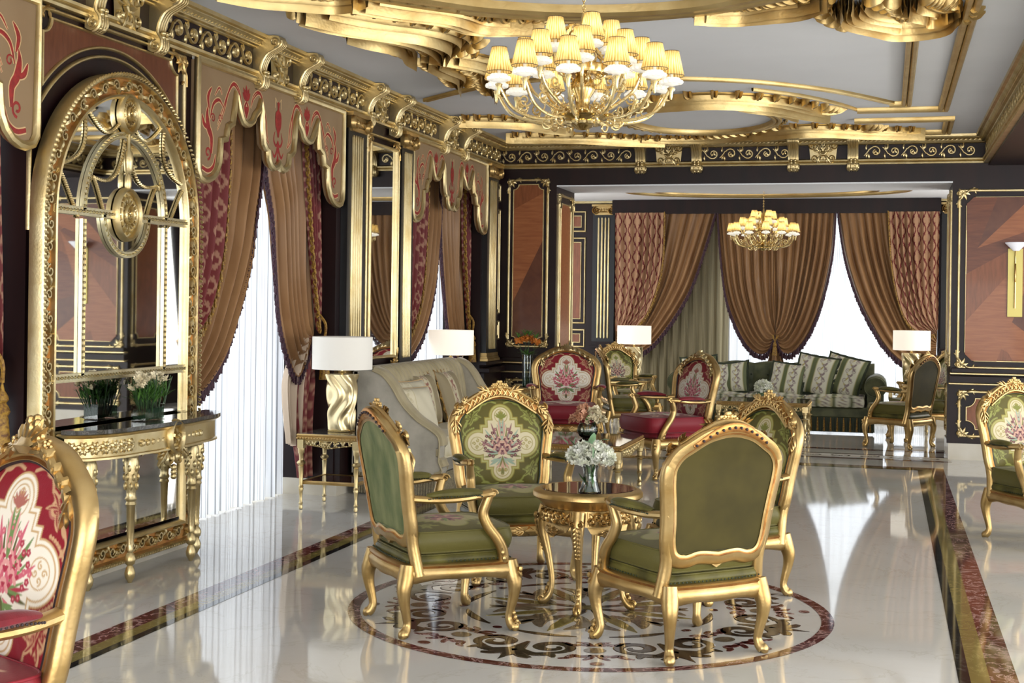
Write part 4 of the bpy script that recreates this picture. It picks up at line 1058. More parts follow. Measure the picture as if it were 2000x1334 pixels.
for s in (-1, 1):
    SW += [((yc+s*.06, 2.55), (yc+s*.42, 2.60), (-s*.02, -.10)), ((yc+s*.42, 2.58), (yc+s*.66, 2.25), (-s*.10, -.06)), ((yc+s*.68, 2.22), (yc+s*.47, 1.98), (s*.05, .10)),
        ((yc+s*.02, 2.44), (yc+s*.36, 2.22), (-s*.06, -.10)), ((yc+s*.36, 2.20), (yc+s*.22, 2.02), (s*.03, .09))]
for q in SW: m = MB(); swag(*q); m.build('rope_swag', gold_pale, root, world=True)

for z, r in ((2.60, .105), (2.03, .14)):
    m = MB()
    a = np.linspace(0, 2*pi, 40, endpoint=False)
    for rr, w_, h_ in ((r, .03, .04), (r*.66, .018, .035), (r*.35, .015, .04)):
        stroke(m, MXF, np.c_[yc+rr*.86*np.cos(a), z+rr*np.sin(a)], w_, h_, 0, 4, .01, True)
    fill(m, MXF, np.c_[yc+r*.86*np.cos(a), z+r*np.sin(a)], .018)
    for k in range(16): leaf2(m, MXF, (yc+r*.42*.86*math.cos(k*pi/8), z+r*.42*math.sin(k*pi/8)), k*pi/8, r*.42, r*.14, .03, 0, .2, 3, .016)
    flower2(m, MXF, (yc, z), r*.28, .04)
    m.build('medallion', gold_pale, root, world=True)
m = MB(); lathe(m, [(.012, 2.17), (.02, 2.19), (.02, 2.24), (.012, 2.26), (.025, 2.28), (.03, 2.34), (.025, 2.38), (.012, 2.40), (.012, 2.50)], (XW+.10, yc, 0), 12); m.build('spindle', gold_pale, root, world=True)

# panelling round the mirror
root = thing('mirror_niche_panel', 'brown veneer panel with gold arch mouldings and corner mounts framing the arched mirror', 'wall panel', (XW, yc, 2.0))
m = MB()
def arcc(r, hw):
    a0 = math.acos(min(1, hw/r)); a = np.linspace(a0, pi-a0, 40); return np.c_[yc+r*np.cos(a), zc+r*np.sin(a)]
P = arcc(.915, .80); m2 = np.vstack([[(yc+.80, 1.9)], P, [(yc-.80, 1.9)]])
outline(m, WL, m2, .02, .022, False)
P = arcc(.965, .70)
Qn = [tuple(p) for p in P]+[(yc-.70, 2.94)]+[(yc-.70+.08*math.sin(t), 3.02-.08*math.cos(t)) for t in np.linspace(0.1, pi/2, 6)]+[(yc+.70-.08*math.sin(t), 3.02-.08*math.cos(t)) for t in np.linspace(pi/2, .1, 6)]+[(yc+.70, 2.94)]
outline(m, WL, Qn, .018, .02); outline(m, WL, [(yc+.79, 2.45), (yc+.79, 3.065), (yc-.79, 3.065), (yc-.79, 2.45)], .022, .022, False)
m.build('gold_mouldings', gold_pale, root, world=True)
m = MB(); fill(m, WL, Qn, .006); m.build('veneer', wood4, root, world=True)
for s in (-1, 1):
    m = MB(); corner_orn(m, WL, yc+s*.785, 3.055, -s, -1, 1.15); m.build('corner_mount', gold, root, world=True)

# ---- wall sconce
root = thing('wall_sconce', 'tall brass wall sconce with an upturned white glass bowl on the right pier', 'wall light', (1.27, YE, 1.49))
m = MB(); box(m, 1.20, 1.345, YE-.03, YE-.005, 1.49, 2.20, b=.004); m.build('backplate', obrass, root, world=True)
m = MB(); tube(m, [(1.27, YE-.05, 1.58), (1.27, YE-.05, 2.1), (1.27, YE-.08, 2.19)], .008, 8); tube(m, [(1.27, YE-.07, 1.85), (1.27, YE-.09, 1.95), (1.27, YE-.06, 2.04)], .008, 6); m.build('stem', brass, root, world=True)
m = MB(); lathe(m, [(.03, 2.17), (.11, 2.25), (.105, 2.255), (.03, 2.19)], (1.27, YE-.13, 0), 24); m.build('glass_bowl', opal, root, world=True)
# ================================================================== EMBROIDERY PAINTED AS CLOTH COLOUR (grid of woven colours, no light in it)
class Canvas:
    def __init__(s, n, m, bg): s.n, s.m = n, m; s.a = np.ones((n, m, 3))*A(*bg); s.X, s.Y = np.meshgrid(np.linspace(-1, 1, n), np.linspace(-1, 1, m), indexing='ij'); s.px = 2/n
    def put(s, mask, c): s.a = s.a*(1-mask[..., None])+A(*c)*mask[..., None]
    def sdf(s, d, c, lo=-9, hi=0.): s.put(np.clip((hi-d)/s.px+.5, 0, 1)*np.clip((d-lo)/s.px+.5, 0, 1), c)
    def stroke(s, P, w, c, mirror=True):
        P = np.asarray(P, float); w = np.broadcast_to(np.asarray(w, float), (len(P),))
        for sg in ((1, -1) if mirror else (1,)):
            Q = P*A(sg, 1); x0, y0 = Q.min(0)-w.max()-.02; x1, y1 = Q.max(0)+w.max()+.02
            i0, i1 = np.clip([int((x0+1)/2*s.n), int((x1+1)/2*s.n)+2], 0, s.n); j0, j1 = np.clip([int((y0+1)/2*s.m), int((y1+1)/2*s.m)+2], 0, s.m)
            if i1 <= i0 or j1 <= j0: continue
            X, Y = s.X[i0:i1, j0:j1], s.Y[i0:i1, j0:j1]; D = np.full(X.shape, 9.)
            for a, b, wa, wb in zip(Q[:-1], Q[1:], w[:-1], w[1:]):
                d = b-a; t = np.clip(((X-a[0])*d[0]+(Y-a[1])*d[1])/(d@d+1e-12), 0, 1)
                D = np.minimum(D, np.hypot(X-a[0]-t*d[0], Y-a[1]-t*d[1])-(wa+(wb-wa)*t)/2)
            m = np.clip(-D/s.px+.5, 0, 1)[..., None]; s.a[i0:i1, j0:j1] = s.a[i0:i1, j0:j1]*(1-m)+A(*c)*m
    def leaf(s, p, a, L, w, c, bend=0., mirror=True):
        t = np.linspace(0, 1, 7); an = a+bend*t; P = A(*p)+np.vstack([[0, 0], np.cumsum(np.stack([np.cos(an), np.sin(an)], -1)[:-1]*L/6, 0)])
        s.stroke(P, w*np.sin(np.clip(t*.95+.03, 0, 1)*pi)**.7+.004, c, mirror)
    def dot(s, p, r, c, mirror=True):
        for sg in ((1, -1) if mirror else (1,)): s.sdf(np.hypot(s.X-p[0]*sg, s.Y-p[1])-r, c)
    def sample(s, U, V):       # U, V in -1..1
        x = np.clip((U+1)/2*(s.n-1), 0, s.n-1.001); y = np.clip((V+1)/2*(s.m-1), 0, s.m-1.001)
        i, j = x.astype(int), y.astype(int); fx, fy = (x-i)[..., None], (y-j)[..., None]
        return s.a[i, j]*(1-fx)*(1-fy)+s.a[i+1, j]*fx*(1-fy)+s.a[i, j+1]*(1-fx)*fy+s.a[i+1, j+1]*fx*fy
def quatrefoil(X, Y):
    c = lambda x, y, r: np.hypot(X-x, Y-y)-r
    b = lambda hx, hy: np.maximum(np.abs(X)-hx, np.abs(Y)-hy)
    d = np.minimum.reduce([c(0, .60, .21), c(0, -.60, .21), c(.55, 0, .25), c(-.55, 0, .25), b(.44, .36), b(.32, .52)])
    return d
def medallion_canvas(kind):
    if kind == 'green': bg, sc, sc2, cr, line, fl = hexc('5e5728'), hexc('92954f'), hexc('7c7f3c'), hexc('cfc3a0'), hexc('93853c'), [hexc('5c3038'), hexc('8a5f60'), hexc('c49c86'), hexc('93a48f'), hexc('77753f')]
    else: bg, sc, sc2, cr, line, fl = hexc('86222c'), hexc('c39a74'), hexc('a8665a'), hexc('e9e1d0'), hexc('c2a070'), [hexc('a8354a'), hexc('c86474'), hexc('d99a95'), hexc('6f8a52'), hexc('5c5a34')]
    C = Canvas(300, 340, bg)
    q = quatrefoil(C.X, C.Y)
    # scrolls in the corners
    for sy in (1, -1):
        C.stroke(spiral(.66, sy*.60, .17, .03, sy*(-pi*.3), sy*1.35, 30), np.linspace(.055, .03, 30), sc)
        C.stroke(spiral(.64, sy*.60, .11, .02, sy*(-pi*.9), sy*1.1, 20), .025, sc2)
        for a, L, w in ((1.1, .26, .09), (2.2, .24, .08), (.3, .16, .07), (-.6, .18, .07), (-1.4, .22, .08), (3.0, .2, .06)): C.leaf((.66, sy*.60), sy*a, L, w*.7, sc, .5*sy); C.leaf((.66, sy*.60), sy*a, L*.8, w*.25, bg, .5*sy)
        for a, L in ((1.7, .2), (-.2, .2), (-1.0, .22)): C.leaf((.7, sy*.56), sy*a, L, .03, bg, .5*sy)
        C.stroke(crom([(.10, sy*.90), (.25, sy*.93), (.42, sy*.86), (.50, sy*.74)], 8), .035, sc); C.leaf((.3, sy*.9), -sy*.3, .2, .06, sc, sy*.6)
        C.stroke(crom([(.86, sy*.40), (.90, sy*.28), (.84, sy*.18)], 8), .03, sc); C.leaf((.86, sy*.35), sy*2.0, .16, .06, sc)
    for k in range(22):
        t = -1.3+k*.125; C.dot((.57+.36*math.cos(t), .36*math.sin(t)), .022, sc)
    C.sdf(q, line, -9, .075); C.sdf(q, cr if kind != 'green' else hexc('aca868'), -9, .055); C.sdf(q, line, -9, .02); C.sdf(q, cr, -9, 0.)
    # lobes
    for p, a in (((.58, 0), 0), ((0, .62), pi/2), ((0, -.60), -pi/2)):
        C.stroke(spiral(p[0], p[1], .15, .15, 0, 1, 30), .014, line, p[0] != 0)
        for k in range(4): C.stroke(spiral(p[0]+.07*math.cos(a+k*pi/2), p[1]+.07*math.sin(a+k*pi/2), .045, .01, a+k*pi/2, 1, 12), .018, line, True)
    for k in range(7): C.leaf((0, .55), pi/2+(k-3)*.33, .17, .03, sc2)
    # bouquet
    F0, F1, F2, G, D = fl
    for x, y, a, L, w, c in ((.03, -.1, .75, .55, .09, G), (.02, -.05, 1.05, .55, .08, F1), (.05, -.15, .35, .5, .08, F1), (0, .05, 1.57, .50, .10, G), (.02, .1, 1.35, .42, .07, F2), (.06, -.1, 1.0, .42, .06, F2),
                             (.03, -.2, .0, .42, .07, F0), (.05, -.05, .55, .42, .06, D), (.03, -.2, -.35, .42, .08, D), (.03, -.3, -.7, .32, .10, G), (0, -.3, -1.2, .3, .10, F2), (.02, -.35, -.25, .26, .08, G), (0, -.28, -1.57, .35, .08, F2), (0, -.55, -1.57, .15, .10, D)):
        C.leaf((x, y), a, L, w*.62, c, .25); C.leaf((x, y), a+.16, L*.8, w*.4, (F1, F2, G, D)[int(L*100) % 4], .3)
    for x, y, r in ((.07, -.02, .085), (.17, -.08, .07), (.10, .10, .06), (.05, -.17, .07), (.22, .04, .05)):
        for k in range(6): C.leaf((x, y), k*1.05, r*1.25, r*.75, (F0, F1, F2)[k % 3], .3)
        C.dot((x, y), r*.3, F2)
    for x, y in ((.33, -.02), (.38, .06), (.40, -.10), (.34, -.16), (.28, .16), (.36, .17), (.22, .24), (.15, .32), (.30, -.26), (.22, -.28), (.43, -.02)):
        for k in range(5): C.dot((x+.022*math.cos(k*1.257), y+.022*math.sin(k*1.257)), .018, F0 if (x*100) % 2 < 1 else F1)
        C.dot((x, y), .012, F2)
    for k in range(5): C.dot((0, .2+.055*k), .03-.003*k, (F2, F1, G, F1, F2)[k], False)
    return C
def seat_canvas(kind):
    bg, sc, cr, fl = (hexc('615b2d'), hexc('8f8d50'), hexc('a39b6c'), [hexc('6d3a4e'), hexc('96606a'), hexc('c79a8c'), hexc('6f8a52')]) if kind == 'green' else (hexc('86222c'), hexc('cfa98c'), hexc('e2d3c2'), [hexc('a8354a'), hexc('c86474'), hexc('d99a95'), hexc('6f8a52')])
    C = Canvas(160, 160, bg); q = quatrefoil(C.X*1.15, C.Y*1.15)
    for sy in (1, -1):
        C.stroke(spiral(.56, sy*.55, .14, .03, 0, sy*1.3, 24), .04, sc)
        for a in (1, 2.2, .2, -1): C.leaf((.56, sy*.55), sy*a, .22, .07, sc, .5)
    C.sdf(q, sc, -9, .07); C.sdf(q, cr, -9, .03)
    for k in range(16): C.leaf((0, 0), k*pi/8, .42, .09, fl[k % 4], .3, False)
    for k in range(10): C.leaf((.0, 0), k*.63, .18, .10, fl[(k+1) % 3], .3, False)
    for k in range(10): C.dot((.34*math.cos(k*.6), .34*math.sin(k*.6)), .04, fl[k % 2])
    return C
CAN = {k: medallion_canvas(k) for k in ('green', 'red')}; SCAN = {k: seat_canvas(k) for k in ('green', 'red')}

# ================================================================== ARMCHAIR (front = +Y, metres)
RAKE = 0.17
def back_outline(k=1., n=6):     # half outline of the upholstered panel (x, z), bottom centre -> top centre
    R_ = [(0, .475), (.10, .485), (.17, .47), (.215, .485), (.232, .54), (.238, .62), (.250, .72), (.262, .80), (.262, .86), (.235, .905), (.19, .935), (.12, .975), (.05, .995), (0, 1.0)]
    P = crom(R_, n); P[0, 0] = 0; P[-1, 0] = 0
    return np.vstack([P, (P*A(-1, 1))[::-1][1:-1]])
def BF(P):    # back plane frame: u = x, v = z, w = towards the sitter
    P = np.asarray(P, float); z = P[:, 1]; w = P[:, 2]
    y = -.235-(z-.42)*math.tan(RAKE)+w+.05*((P[:, 0]/.26)**2)*.35
    return np.stack([P[:, 0], y, z-w*.12], -1)
SF = affine((0, 0, 0), (1, 0, 0), (0, 1, 0), (0, 0, 1))
def cushion(mb, hx, y0, y1, z0, z1, canvas=None, base=None, n=64, mat=0, puff=.02, front=None):
    """box cushion with domed top; colours of the top from the canvas"""
    cx, cy = 0, (y0+y1)/2; hy = (y1-y0)/2
    def f(U, V):
        # U around? use a wrapped sheet: V from top centre down the sides to the bottom
        a = U*2*pi; r = np.minimum(V/.62, 1)
        ca, sa = np.cos(a), np.sin(a); p = 8.
        k = (np.abs(ca)**p+np.abs(sa)**p)**(-1/p)
        x = ca*k*r; y = sa*k*r
        t = np.clip((V-.62)/.38, 0, 1)
        bulge = .012*np.sin(t*pi)
        X = cx+x*(hx+bulge); Y = cy+y*(hy+bulge)
        H = z1-z0
        ed = (1-r**6)
        Z = np.where(V <= .62, z1+puff*(1-x*x)*(1-y*y)-.0*ed, z1-H*t)
        Y = Y+.02*(y > 0)*y*(1-x*x)*r
        return X, Y, Z
    if canvas is not None:
        def col(U, V):
            a = U*2*pi; r = np.minimum(V/.62, 1); ca, sa = np.cos(a), np.sin(a); k = (np.abs(ca)**8.+np.abs(sa)**8.)**(-.125)
            c = canvas.sample(ca*k*r, sa*k*r); return np.where((V <= .61)[..., None], c, np.ones_like(c)*A(*base))
        grid(mb, 220, 90, f, mat, cu=True, col=col)
    else: grid(mb, 72, 26, f, mat, cu=True)
    a = np.linspace(0, 2*pi, 120, endpoint=False); k = (np.abs(np.cos(a))**8+np.abs(np.sin(a))**8)**(-.125)
    for z in (z1-.001, z0+.006):
        x = np.cos(a)*k; y = np.sin(a)*k
        tube(mb, np.c_[x*hx, cy+y*hy+.02*(y > 0)*y*(1-x*x), np.full(120, z)], .005, 6, mat, True)
        if canvas is not None: mb.c[-1] = np.ones_like(mb.c[-1])*A(*base)
def cabriole(m, x, y, sx, sy, zt=.30, front=True, orn=True):
    d = A(sx, sy)/math.hypot(sx, sy)
    prof = [(.00, zt+.05, .030), (.012, zt-.01, .034), (.026, zt-.06, .030), (.022, zt-.12, .023), (.006, zt-.19, .018), (.000, .06, .017), (.012, .03, .021), (.028, .016, .022), (.022, .006, .015)]
    P = crom([(x+d[0]*o, y+d[1]*o, z, r) for o, z, r in prof], 5)
    tube(m, P[:, :3], P[:, 3]*1.16, 10)
    if orn:
        Fd = lambda k: None
        t = A(-d[1], d[0])
        for s in (-1, 1):
            Q = [(x+d[0]*(.045+.012*math.sin(q*3))+t[0]*s*.012*math.cos(q*2), y+d[1]*(.045+.012*math.sin(q*3))+t[1]*s*.012*math.cos(q*2), zt-.0-.035*q) for q in np.linspace(0, 2.4, 9)]
            tube(m, Q, taper(9, .004, .009, .003), 5)
            c = A(x+d[0]*.036+t[0]*s*.012, y+d[1]*.036+t[1]*s*.012, .03)
            aa = np.linspace(0, 2.2*pi, 12); rr = np.linspace(.016, .004, 12)
            tube(m, [c+A(d[0], d[1], 0)*r_*math.cos(q)+A(0, 0, 1)*r_*math.sin(q) for q, r_ in zip(aa, rr)], .005, 5)
        for k in range(4): blob(m, (x+d[0]*(.055-.005*k), y+d[1]*(.055-.005*k), zt+.01-.028*k), (.012, .012, .015), 0, 6, 4)
        for k in range(3): blob(m, (x+d[0]*(.040-.008*k), y+d[1]*(.040-.008*k), .045+.02*k), (.010, .010, .015), 0, 6, 4)
def make_chair(label, kind='green', crest='lattice', cat='armchair'):
    vm = green_v if kind == 'green' else red_v; base = hexc('615b2d') if kind == 'green' else hexc('8a2630')
    root = thing('armchair', label, cat)
    # back frame
    m = MB(); O = back_outline()
    N = nrm2(O, True); 
    prof = [(-.004, .012), (-.004, .022), (.004, .026), (.012, .022), (.016, .026), (.030, .030), (.050, .024), (.060, .008), (.060, -.012), (.052, -.026), (.018, -.030), (.010, -.022), (-.002, -.020)]
    cl = np.sign(np.sum(O[:, 0]*np.roll(O[:, 1], -1)-np.roll(O[:, 0], -1)*O[:, 1]))
    mould(m, BF, O, [(-o*cl, w) for o, w in prof], True, 0, {2: 1, 10: 1})
    # bottom rail drop, shoulders
    fill(m, BF, [(-.20, .475), (-.19, .43), (-.10, .445), (-.05, .435), (0, .405), (.05, .435), (.10, .445), (.19, .43), (.20, .475)], .012, 0, -.018)
    fill(m, BF, [(-.20, .475), (-.19, .43), (-.10, .445), (-.05, .435), (0, .405), (.05, .435), (.10, .445), (.19, .43), (.20, .475)][::-1], -.018, 0)
    for s in (-1, 1):      # stiles down to the seat
        P = crom([(s*.262, .60), (s*.258, .52), (s*.250, .44), (s*.255, .36), (s*.262, .29)], 5)
        Q = BF(np.c_[P, np.zeros(len(P))]); tube(m, Q, taper(len(Q), .025, .029, .033), 10)
    m.build('back_frame', [gold, gold_rub_shade], root, sharp=50)
    # crest
    m = MB()
    if crest == 'lattice':
        def top(x): return .955+.105*math.cos(min(1, abs(x)/.24)*pi/2)**1.1
        X = np.linspace(-.235, .235, 40)
        tube(m, BF(np.c_[X, [top(x)+.012 for x in X], np.full(40, .020)]), .013, 8)
        stroke(m, lambda P: BF(np.asarray(P)+A(0, 0, .029)), np.c_[X*.93, [top(x)-.018 for x in X]], .05, .003, 1, 4, flat=True)
        tube(m, BF(np.c_[X*.93, [top(x)-.038 for x in X], np.full(40, .036)]), .008, 6)
        for k in range(13):
            x0 = -.205+k*.0316; x1 = x0+.0316
            for a, b in ((x0, x1), (x1, x0)):
                tube(m, BF(A((a, top(a)-.040, .033), ((a+b)/2, (top(a)+top(b))/2-.014, .040), (b, top(b)+.006, .030))), .0048, 5)
            blob(m, BF(A(((x0+x1)/2, top((x0+x1)/2)-.014, .030)).reshape(1, 3))[0], .011, 0, 8, 5)
        # flower cluster on top and leaves on the shoulders
        for x, z, r in ((0, 1.092, .026), (-.035, 1.082, .018), (.035, 1.082, .018), (0, 1.062, .02)):
            c = BF(A((x, z, .026)).reshape(1, 3))[0]
            for k in range(6): blob(m, c+A(math.cos(k*1.05)*r*.6, .006*(k % 2), math.sin(k*1.05)*r*.6), (r*.45, r*.35, r*.45), 0, 6, 4)
            blob(m, c+A(0, .008, 0), r*.4, 0, 6, 4)
        G = lambda P: BF(np.asarray(P)+A(0, 0, .028))
        for s in (-1, 1):
            acanthus(m, G, (s*.06, 1.05), pi/2-s*1.35, .09, .035, .016, 0, 2); 
            acanthus(m, G, (s*.22, .965), pi/2-s*2.2, .10, .04, .022, 0, 3)
            acanthus(m, G, (s*.29, .90), -pi/2-s*.1, .13, .03, .02, 0, 3)
            acanthus(m, G, (s*.235, .975), pi/2+s*.5, .06, .03, .018, 0, 2)
            stroke(m, G, spiral(s*.262, .955, .028, .008, pi/2, -s*1.3, 16), .014, .018)
        m.build('pierced_crest', [gold, gold_rub_shade], root)
        m = MB(); X = np.linspace(-.235, .235, 40); pl = [(x, top(x)+.012) for x in X]+[(x, min(top(x)-.04, .9+.09*(1-(x/.235)**2))) for x in X[::-1]]
        fill(m, BF, pl, .004); fill(m, BF, pl[::-1], -.014, 0, .004); m.build('crest_board', [gold], root)
        m = MB()      # cove with rosettes seen from behind
        BK = lambda P: BF(np.asarray(P)*A(1, 1, -1)+A(0, 0, -.026))
        X = np.linspace(-.20, .20, 30); stroke(m, BK, np.c_[X, [top(x)-.020 for x in X]], taper(30, .02, .046, .02), .007, 0, 4)
        m.build('back_cove', gold_rub_shade, root)
        m = MB()
        for k in range(13):
            x = -.19+k*.0316; c = BF(A((x, top(x)-.020, -.036)).reshape(1, 3))[0]; blob(m, c, (.007, .006, .007), 0, 6, 4)
        m.build('rosettes', gimp, root)
    else:
        G = lambda P: BF(np.asarray(P)+A(0, 0, .022))
        for s in (-1, 1):
            stroke(m, G, crom([(0, 1.035), (s*.06, 1.035), (s*.12, 1.005), (s*.18, .97), (s*.235, .945)], 6), taper(25, .035, .026, .012), .02)
            for x, z, a in ((.05, 1.04, -.3), (.10, 1.02, -.5), (.15, .99, -.6), (.20, .96, -.7)):
                leaf2(m, G, (s*x, z), pi/2-s*(pi/2-a), .06, .028, .022, 0, -s*.8)
                stroke(m, G, spiral(s*x, z+.004, .014, .004, pi/2, -s*1.2, 10), .008, .022)
            acanthus(m, G, (s*.24, .94), -pi/2-s*.3, .10, .03, .018, 0, 2)
        big = crest == 'carved'
        for k in range(9):
            a = pi*k/8; leaf2(m, G, (0, 1.03), a, .06 if not big else .085, .02, .03, 0, 0)
        stroke(m, G, [(-.04, 1.045), (-.02, 1.045), (.02, 1.045), (.04, 1.045)], [.01, .06, .06, .01], .035)
        if big:
            for x, z, r in ((0, 1.085, .035), (-.04, 1.06, .022), (.04, 1.06, .022), (-.075, 1.045, .016), (.075, 1.045, .016)):
                c = BF(A((x, z, .02)).reshape(1, 3))[0]
                for k in range(7): blob(m, c+A(math.cos(k*.9)*r*.6, .008*(k % 2), math.sin(k*.9)*r*.6), (r*.42, r*.4, r*.42), 0, 6, 4)
                blob(m, c+A(0, .012, 0), r*.45, 0, 6, 4)
        m.build('carved_crest', gold_pale if not big else gold, root)
    # upholstered back: embroidered front pad
    m = MB(); cv = CAN[kind]
    B = back_outline(); ang = np.arctan2(B[:, 1]-.74, B[:, 0]); rad = np.hypot(B[:, 0], B[:, 1]-.74); o_ = np.argsort(ang); ang, rad = ang[o_], rad[o_]
    ang = np.r_[ang[-1]-2*pi, ang, ang[0]+2*pi]; rad = np.r_[rad[-1], rad, rad[0]]
    def f(U, V):
        a = (U*2*pi+pi) % (2*pi)-pi; R_ = np.interp(a, ang, rad)*.99; r = V
        x = R_*r*np.cos(a); z = .74+R_*r*np.sin(a); wv = .010+.032*(1-r**2.4)
        q = BF(np.stack([x, z, wv], -1).reshape(-1, 3)).reshape(*x.shape, 3); return q[..., 0], q[..., 1], q[..., 2]
    def col(U, V):
        a = (U*2*pi+pi) % (2*pi)-pi; R_ = np.interp(a, ang, rad)*.99
        return cv.sample(R_*V*np.cos(a)/.262, R_*V*np.sin(a)/.262)
    grid(m, 300, 110, f, cu=True, col=col)
    eb = m.build('embroidered_back', embr, root, sharp=0)
    m = MB()
    tube(m, BF(np.c_[O*A(.975, 1)+A(0, .74*.0), np.full(len(O), .020)]), .0055, 6, 0, True); m.build('gimp_braid', gimp if kind == 'red' else gimp_g, eb)
    m = MB(); fill(m, BF, O[::-1] if cl > 0 else O, -.016, 0); m.build('outside_back', {'green': olive_back, 'red': red_v}[kind], root)
    # seat
    m = MB()
    SX, SYF, SYR = .285, .27, -.25
    def rail(s0, s1, n=12, drop=.018):
        t = np.linspace(0, 1, n); P = A(*s0)*(1-t)[:, None]+A(*s1)*t[:, None]
        out = np.array([P[:, 0], P[:, 1]]).T; nn = A(s1[1]-s0[1], -(s1[0]-s0[0])); nn = nn/np.linalg.norm(nn)
        bow = .022*np.sin(t*pi); C = out+nn*bow[:, None]
        V = []
        for i in range(n):
            zb = .262+drop*math.sin(t[i]*pi*1.)**2-.010*math.cos(t[i]*2*pi*2)*.5
            for o, z in ((-.02, .345), (.010, .345), (.020, .337), (.014, .325), (.024, .31), (.022, .282), (.010, zb-.004), (-.004, zb-.01), (-.02, zb-.01)): V.append((C[i, 0]+nn[0]*o, C[i, 1]+nn[1]*o, z))
        ff = gridfaces(n, 9, False, True); m.add(V, ff, [1 if i % 9 == 2 else 0 for i in range(len(ff))])
    FLc, FR, RL, RRc = (-SX, SYF), (SX, SYF), (-.25, SYR), (.25, SYR)
    rail(RL, RRc, drop=.01); rail(RRc, FR); rail(FR, FLc); rail(FLc, RL)
    m.build('seat_rail', [gold, gold_rub_shade], root, sharp=50)
    # knee carving on the front rail
    m = MB(); G = affine((0, SYF+.038, 0), (1, 0, 0), (0, 0, 1), (0, 1, 0))
    for s in (-1, 1): acanthus(m, G, (s*.02, .30), pi/2-s*pi/2, .09, .035, .014, 0, 3)
    stroke(m, G, [(-.03, .30), (0, .30), (.03, .30)], [.01, .05, .01], .022)
    m.build('rail_carving', gold, root)
    for (x, y), sx, sy, fr_ in ((FLc, -1, 1, 1), (FR, 1, 1, 1), (RL, -.6, -1, 0), (RRc, .6, -1, 0)):
        m = MB(); cabriole(m, x*(.97), y*.97, sx, sy, .29, orn=bool(fr_)); m.build('leg', gold, root)
    m = MB(); cushion(m, .265, -.235, .262, .33, .385, puff=.01); sb = m.build('seat_base', vm, root, sharp=0)
    m = MB()
    P = []
    for a, b in ((RRc, FR), (FR, FLc), (FLc, RL), (RL, RRc)):
        for t in np.linspace(0, 1, 24, endpoint=False):
            q = A(*a)*(1-t)+A(*b)*t; nn = A(b[1]-a[1], -(b[0]-a[0])); nn /= np.linalg.norm(nn); q = q+nn*(.018*math.sin(t*pi)+.004); P.append(q*.965)
    for q in P: blob(m, (q[0], q[1], .353), .0045, 0, 6, 4)
    m.build('nailhead_trim', gimp_g if kind == 'green' else gimp, sb)
    m = MB(); cushion(m, .262, -.225, .285 if kind == 'green' else .30, .39, .492 if kind == 'green' else .515, SCAN[kind], base, puff=.028); m.build('seat_cushion', embr, root, sharp=0)
    # arms
    for s in (-1, 1):
        m = MB()
        P = crom([(s*.262, -.275, .665), (s*.275, -.22, .655), (s*.305, -.12, .650), (s*.325, 0, .655), (s*.318, .10, .668), (s*.30, .145, .672)], 6)
        tube(m, P, taper(len(P), .027, .024, .027), 10, up=(0, 0, 1), flat=.75)
        P = crom([(s*.302, .14, .662), (s*.296, .125, .62), (s*.288, .115, .57), (s*.292, .14, .51), (s*.298, .185, .45), (s*.292, .215, .39), (s*.282, .225, .34)], 5)
        tube(m, P, taper(len(P), .022, .026, .028), 10)
        c = A(s*.302, .155, .668); aa = np.linspace(0, 2.4*pi, 16); rr = np.linspace(.022, .005, 16)
        for dx in (-.012, .012): tube(m, [c+A(dx, r_*math.cos(q), r_*math.sin(q)) for q, r_ in zip(aa, rr)], .006, 5)
        for k in range(4):
            blob(m, (s*.312, .195+.008*k, .44-.028*k), (.010, .014, .018), 0, 6, 4)
        ar = m.build('arm', gold, root)
        m = MB()
        P = crom([(s*.285, -.17, .668), (s*.308, -.10, .678), (s*.325, -.01, .682), (s*.322, .065, .680), (s*.315, .085, .675)], 6)
        tube(m, P, taper(len(P), .016, .037, .016, .4), 10, up=(0, 0, 1), flat=.62)
        m.build('arm_pad', vm, ar)
        for k in (-1, 1):
            m = MB()
            for q in P: blob(m, (q[0]+k*.030, q[1], q[2]-.012), .004, 0, 6, 4)
            m.build('nailhead_row', gimp_g if kind == 'green' else gimp, ar)
    return root
def face(o, x, y, deg, s=None):
    o.location = (x, y, 0.0); o.rotation_euler = (0, 0, math.radians(deg-90))
    if s: o.scale = s
    return o
g0 = make_chair('green gilt armchair at the round table with its dark olive back to the camera', 'green')
face(g0, -.885, 6.26, 134)
GA = 'green armchairs'; g0.scale = (1, 1, .985)
g1 = dup(g0, label='green gilt armchair left of the round table, turning its pale green back', group=GA); face(g1, -2.095, 6.34, 40)
for ch in g1.children:
    if ch.name.startswith('outside_back'): ch.data = ch.data.copy(); ch.data.materials[0] = green_back
g0['group'] = GA
g2 = dup(g0, label='green gilt armchair behind the round table on the left, embroidered back facing the camera', group=GA); face(g2, -2.06, 7.62, 302)
g3 = dup(g0, label='green gilt armchair mostly hidden behind the olive-backed chair, right of the round table', group=GA); face(g3, -.86, 7.53, 222)
g4 = dup(g0, label='green gilt armchair cropped by the right edge of the photo', group=GA); face(g4, 1.03, 9.83, 302)
g5 = dup(g0, label='green gilt armchair in the alcove on the right, dark back towards the camera', group=GA); face(g5, .17, 16.12, 150)
g6 = dup(g0, label='green gilt armchair far right in the alcove, hidden behind another armchair', group=GA); face(g6, .40, 17.05, 200)
g7 = dup(g0, label='green gilt armchair at the left of the alcove, side view, nearer the red armchairs', group=GA); face(g7, -2.93, 15.85, 20)
g8 = dup(g0, label='green gilt armchair at the left of the alcove, farther back beside the table lamp', group=GA); face(g8, -3.13, 17.05, -45)
r0 = make_chair('red velvet gilt armchair behind the square coffee table, facing the camera', 'red', 'shell')
face(r0, -3.15, 13.65, 283, (1.13, 1.13, 1.06))
RA = 'red armchairs'; r0['group'] = RA
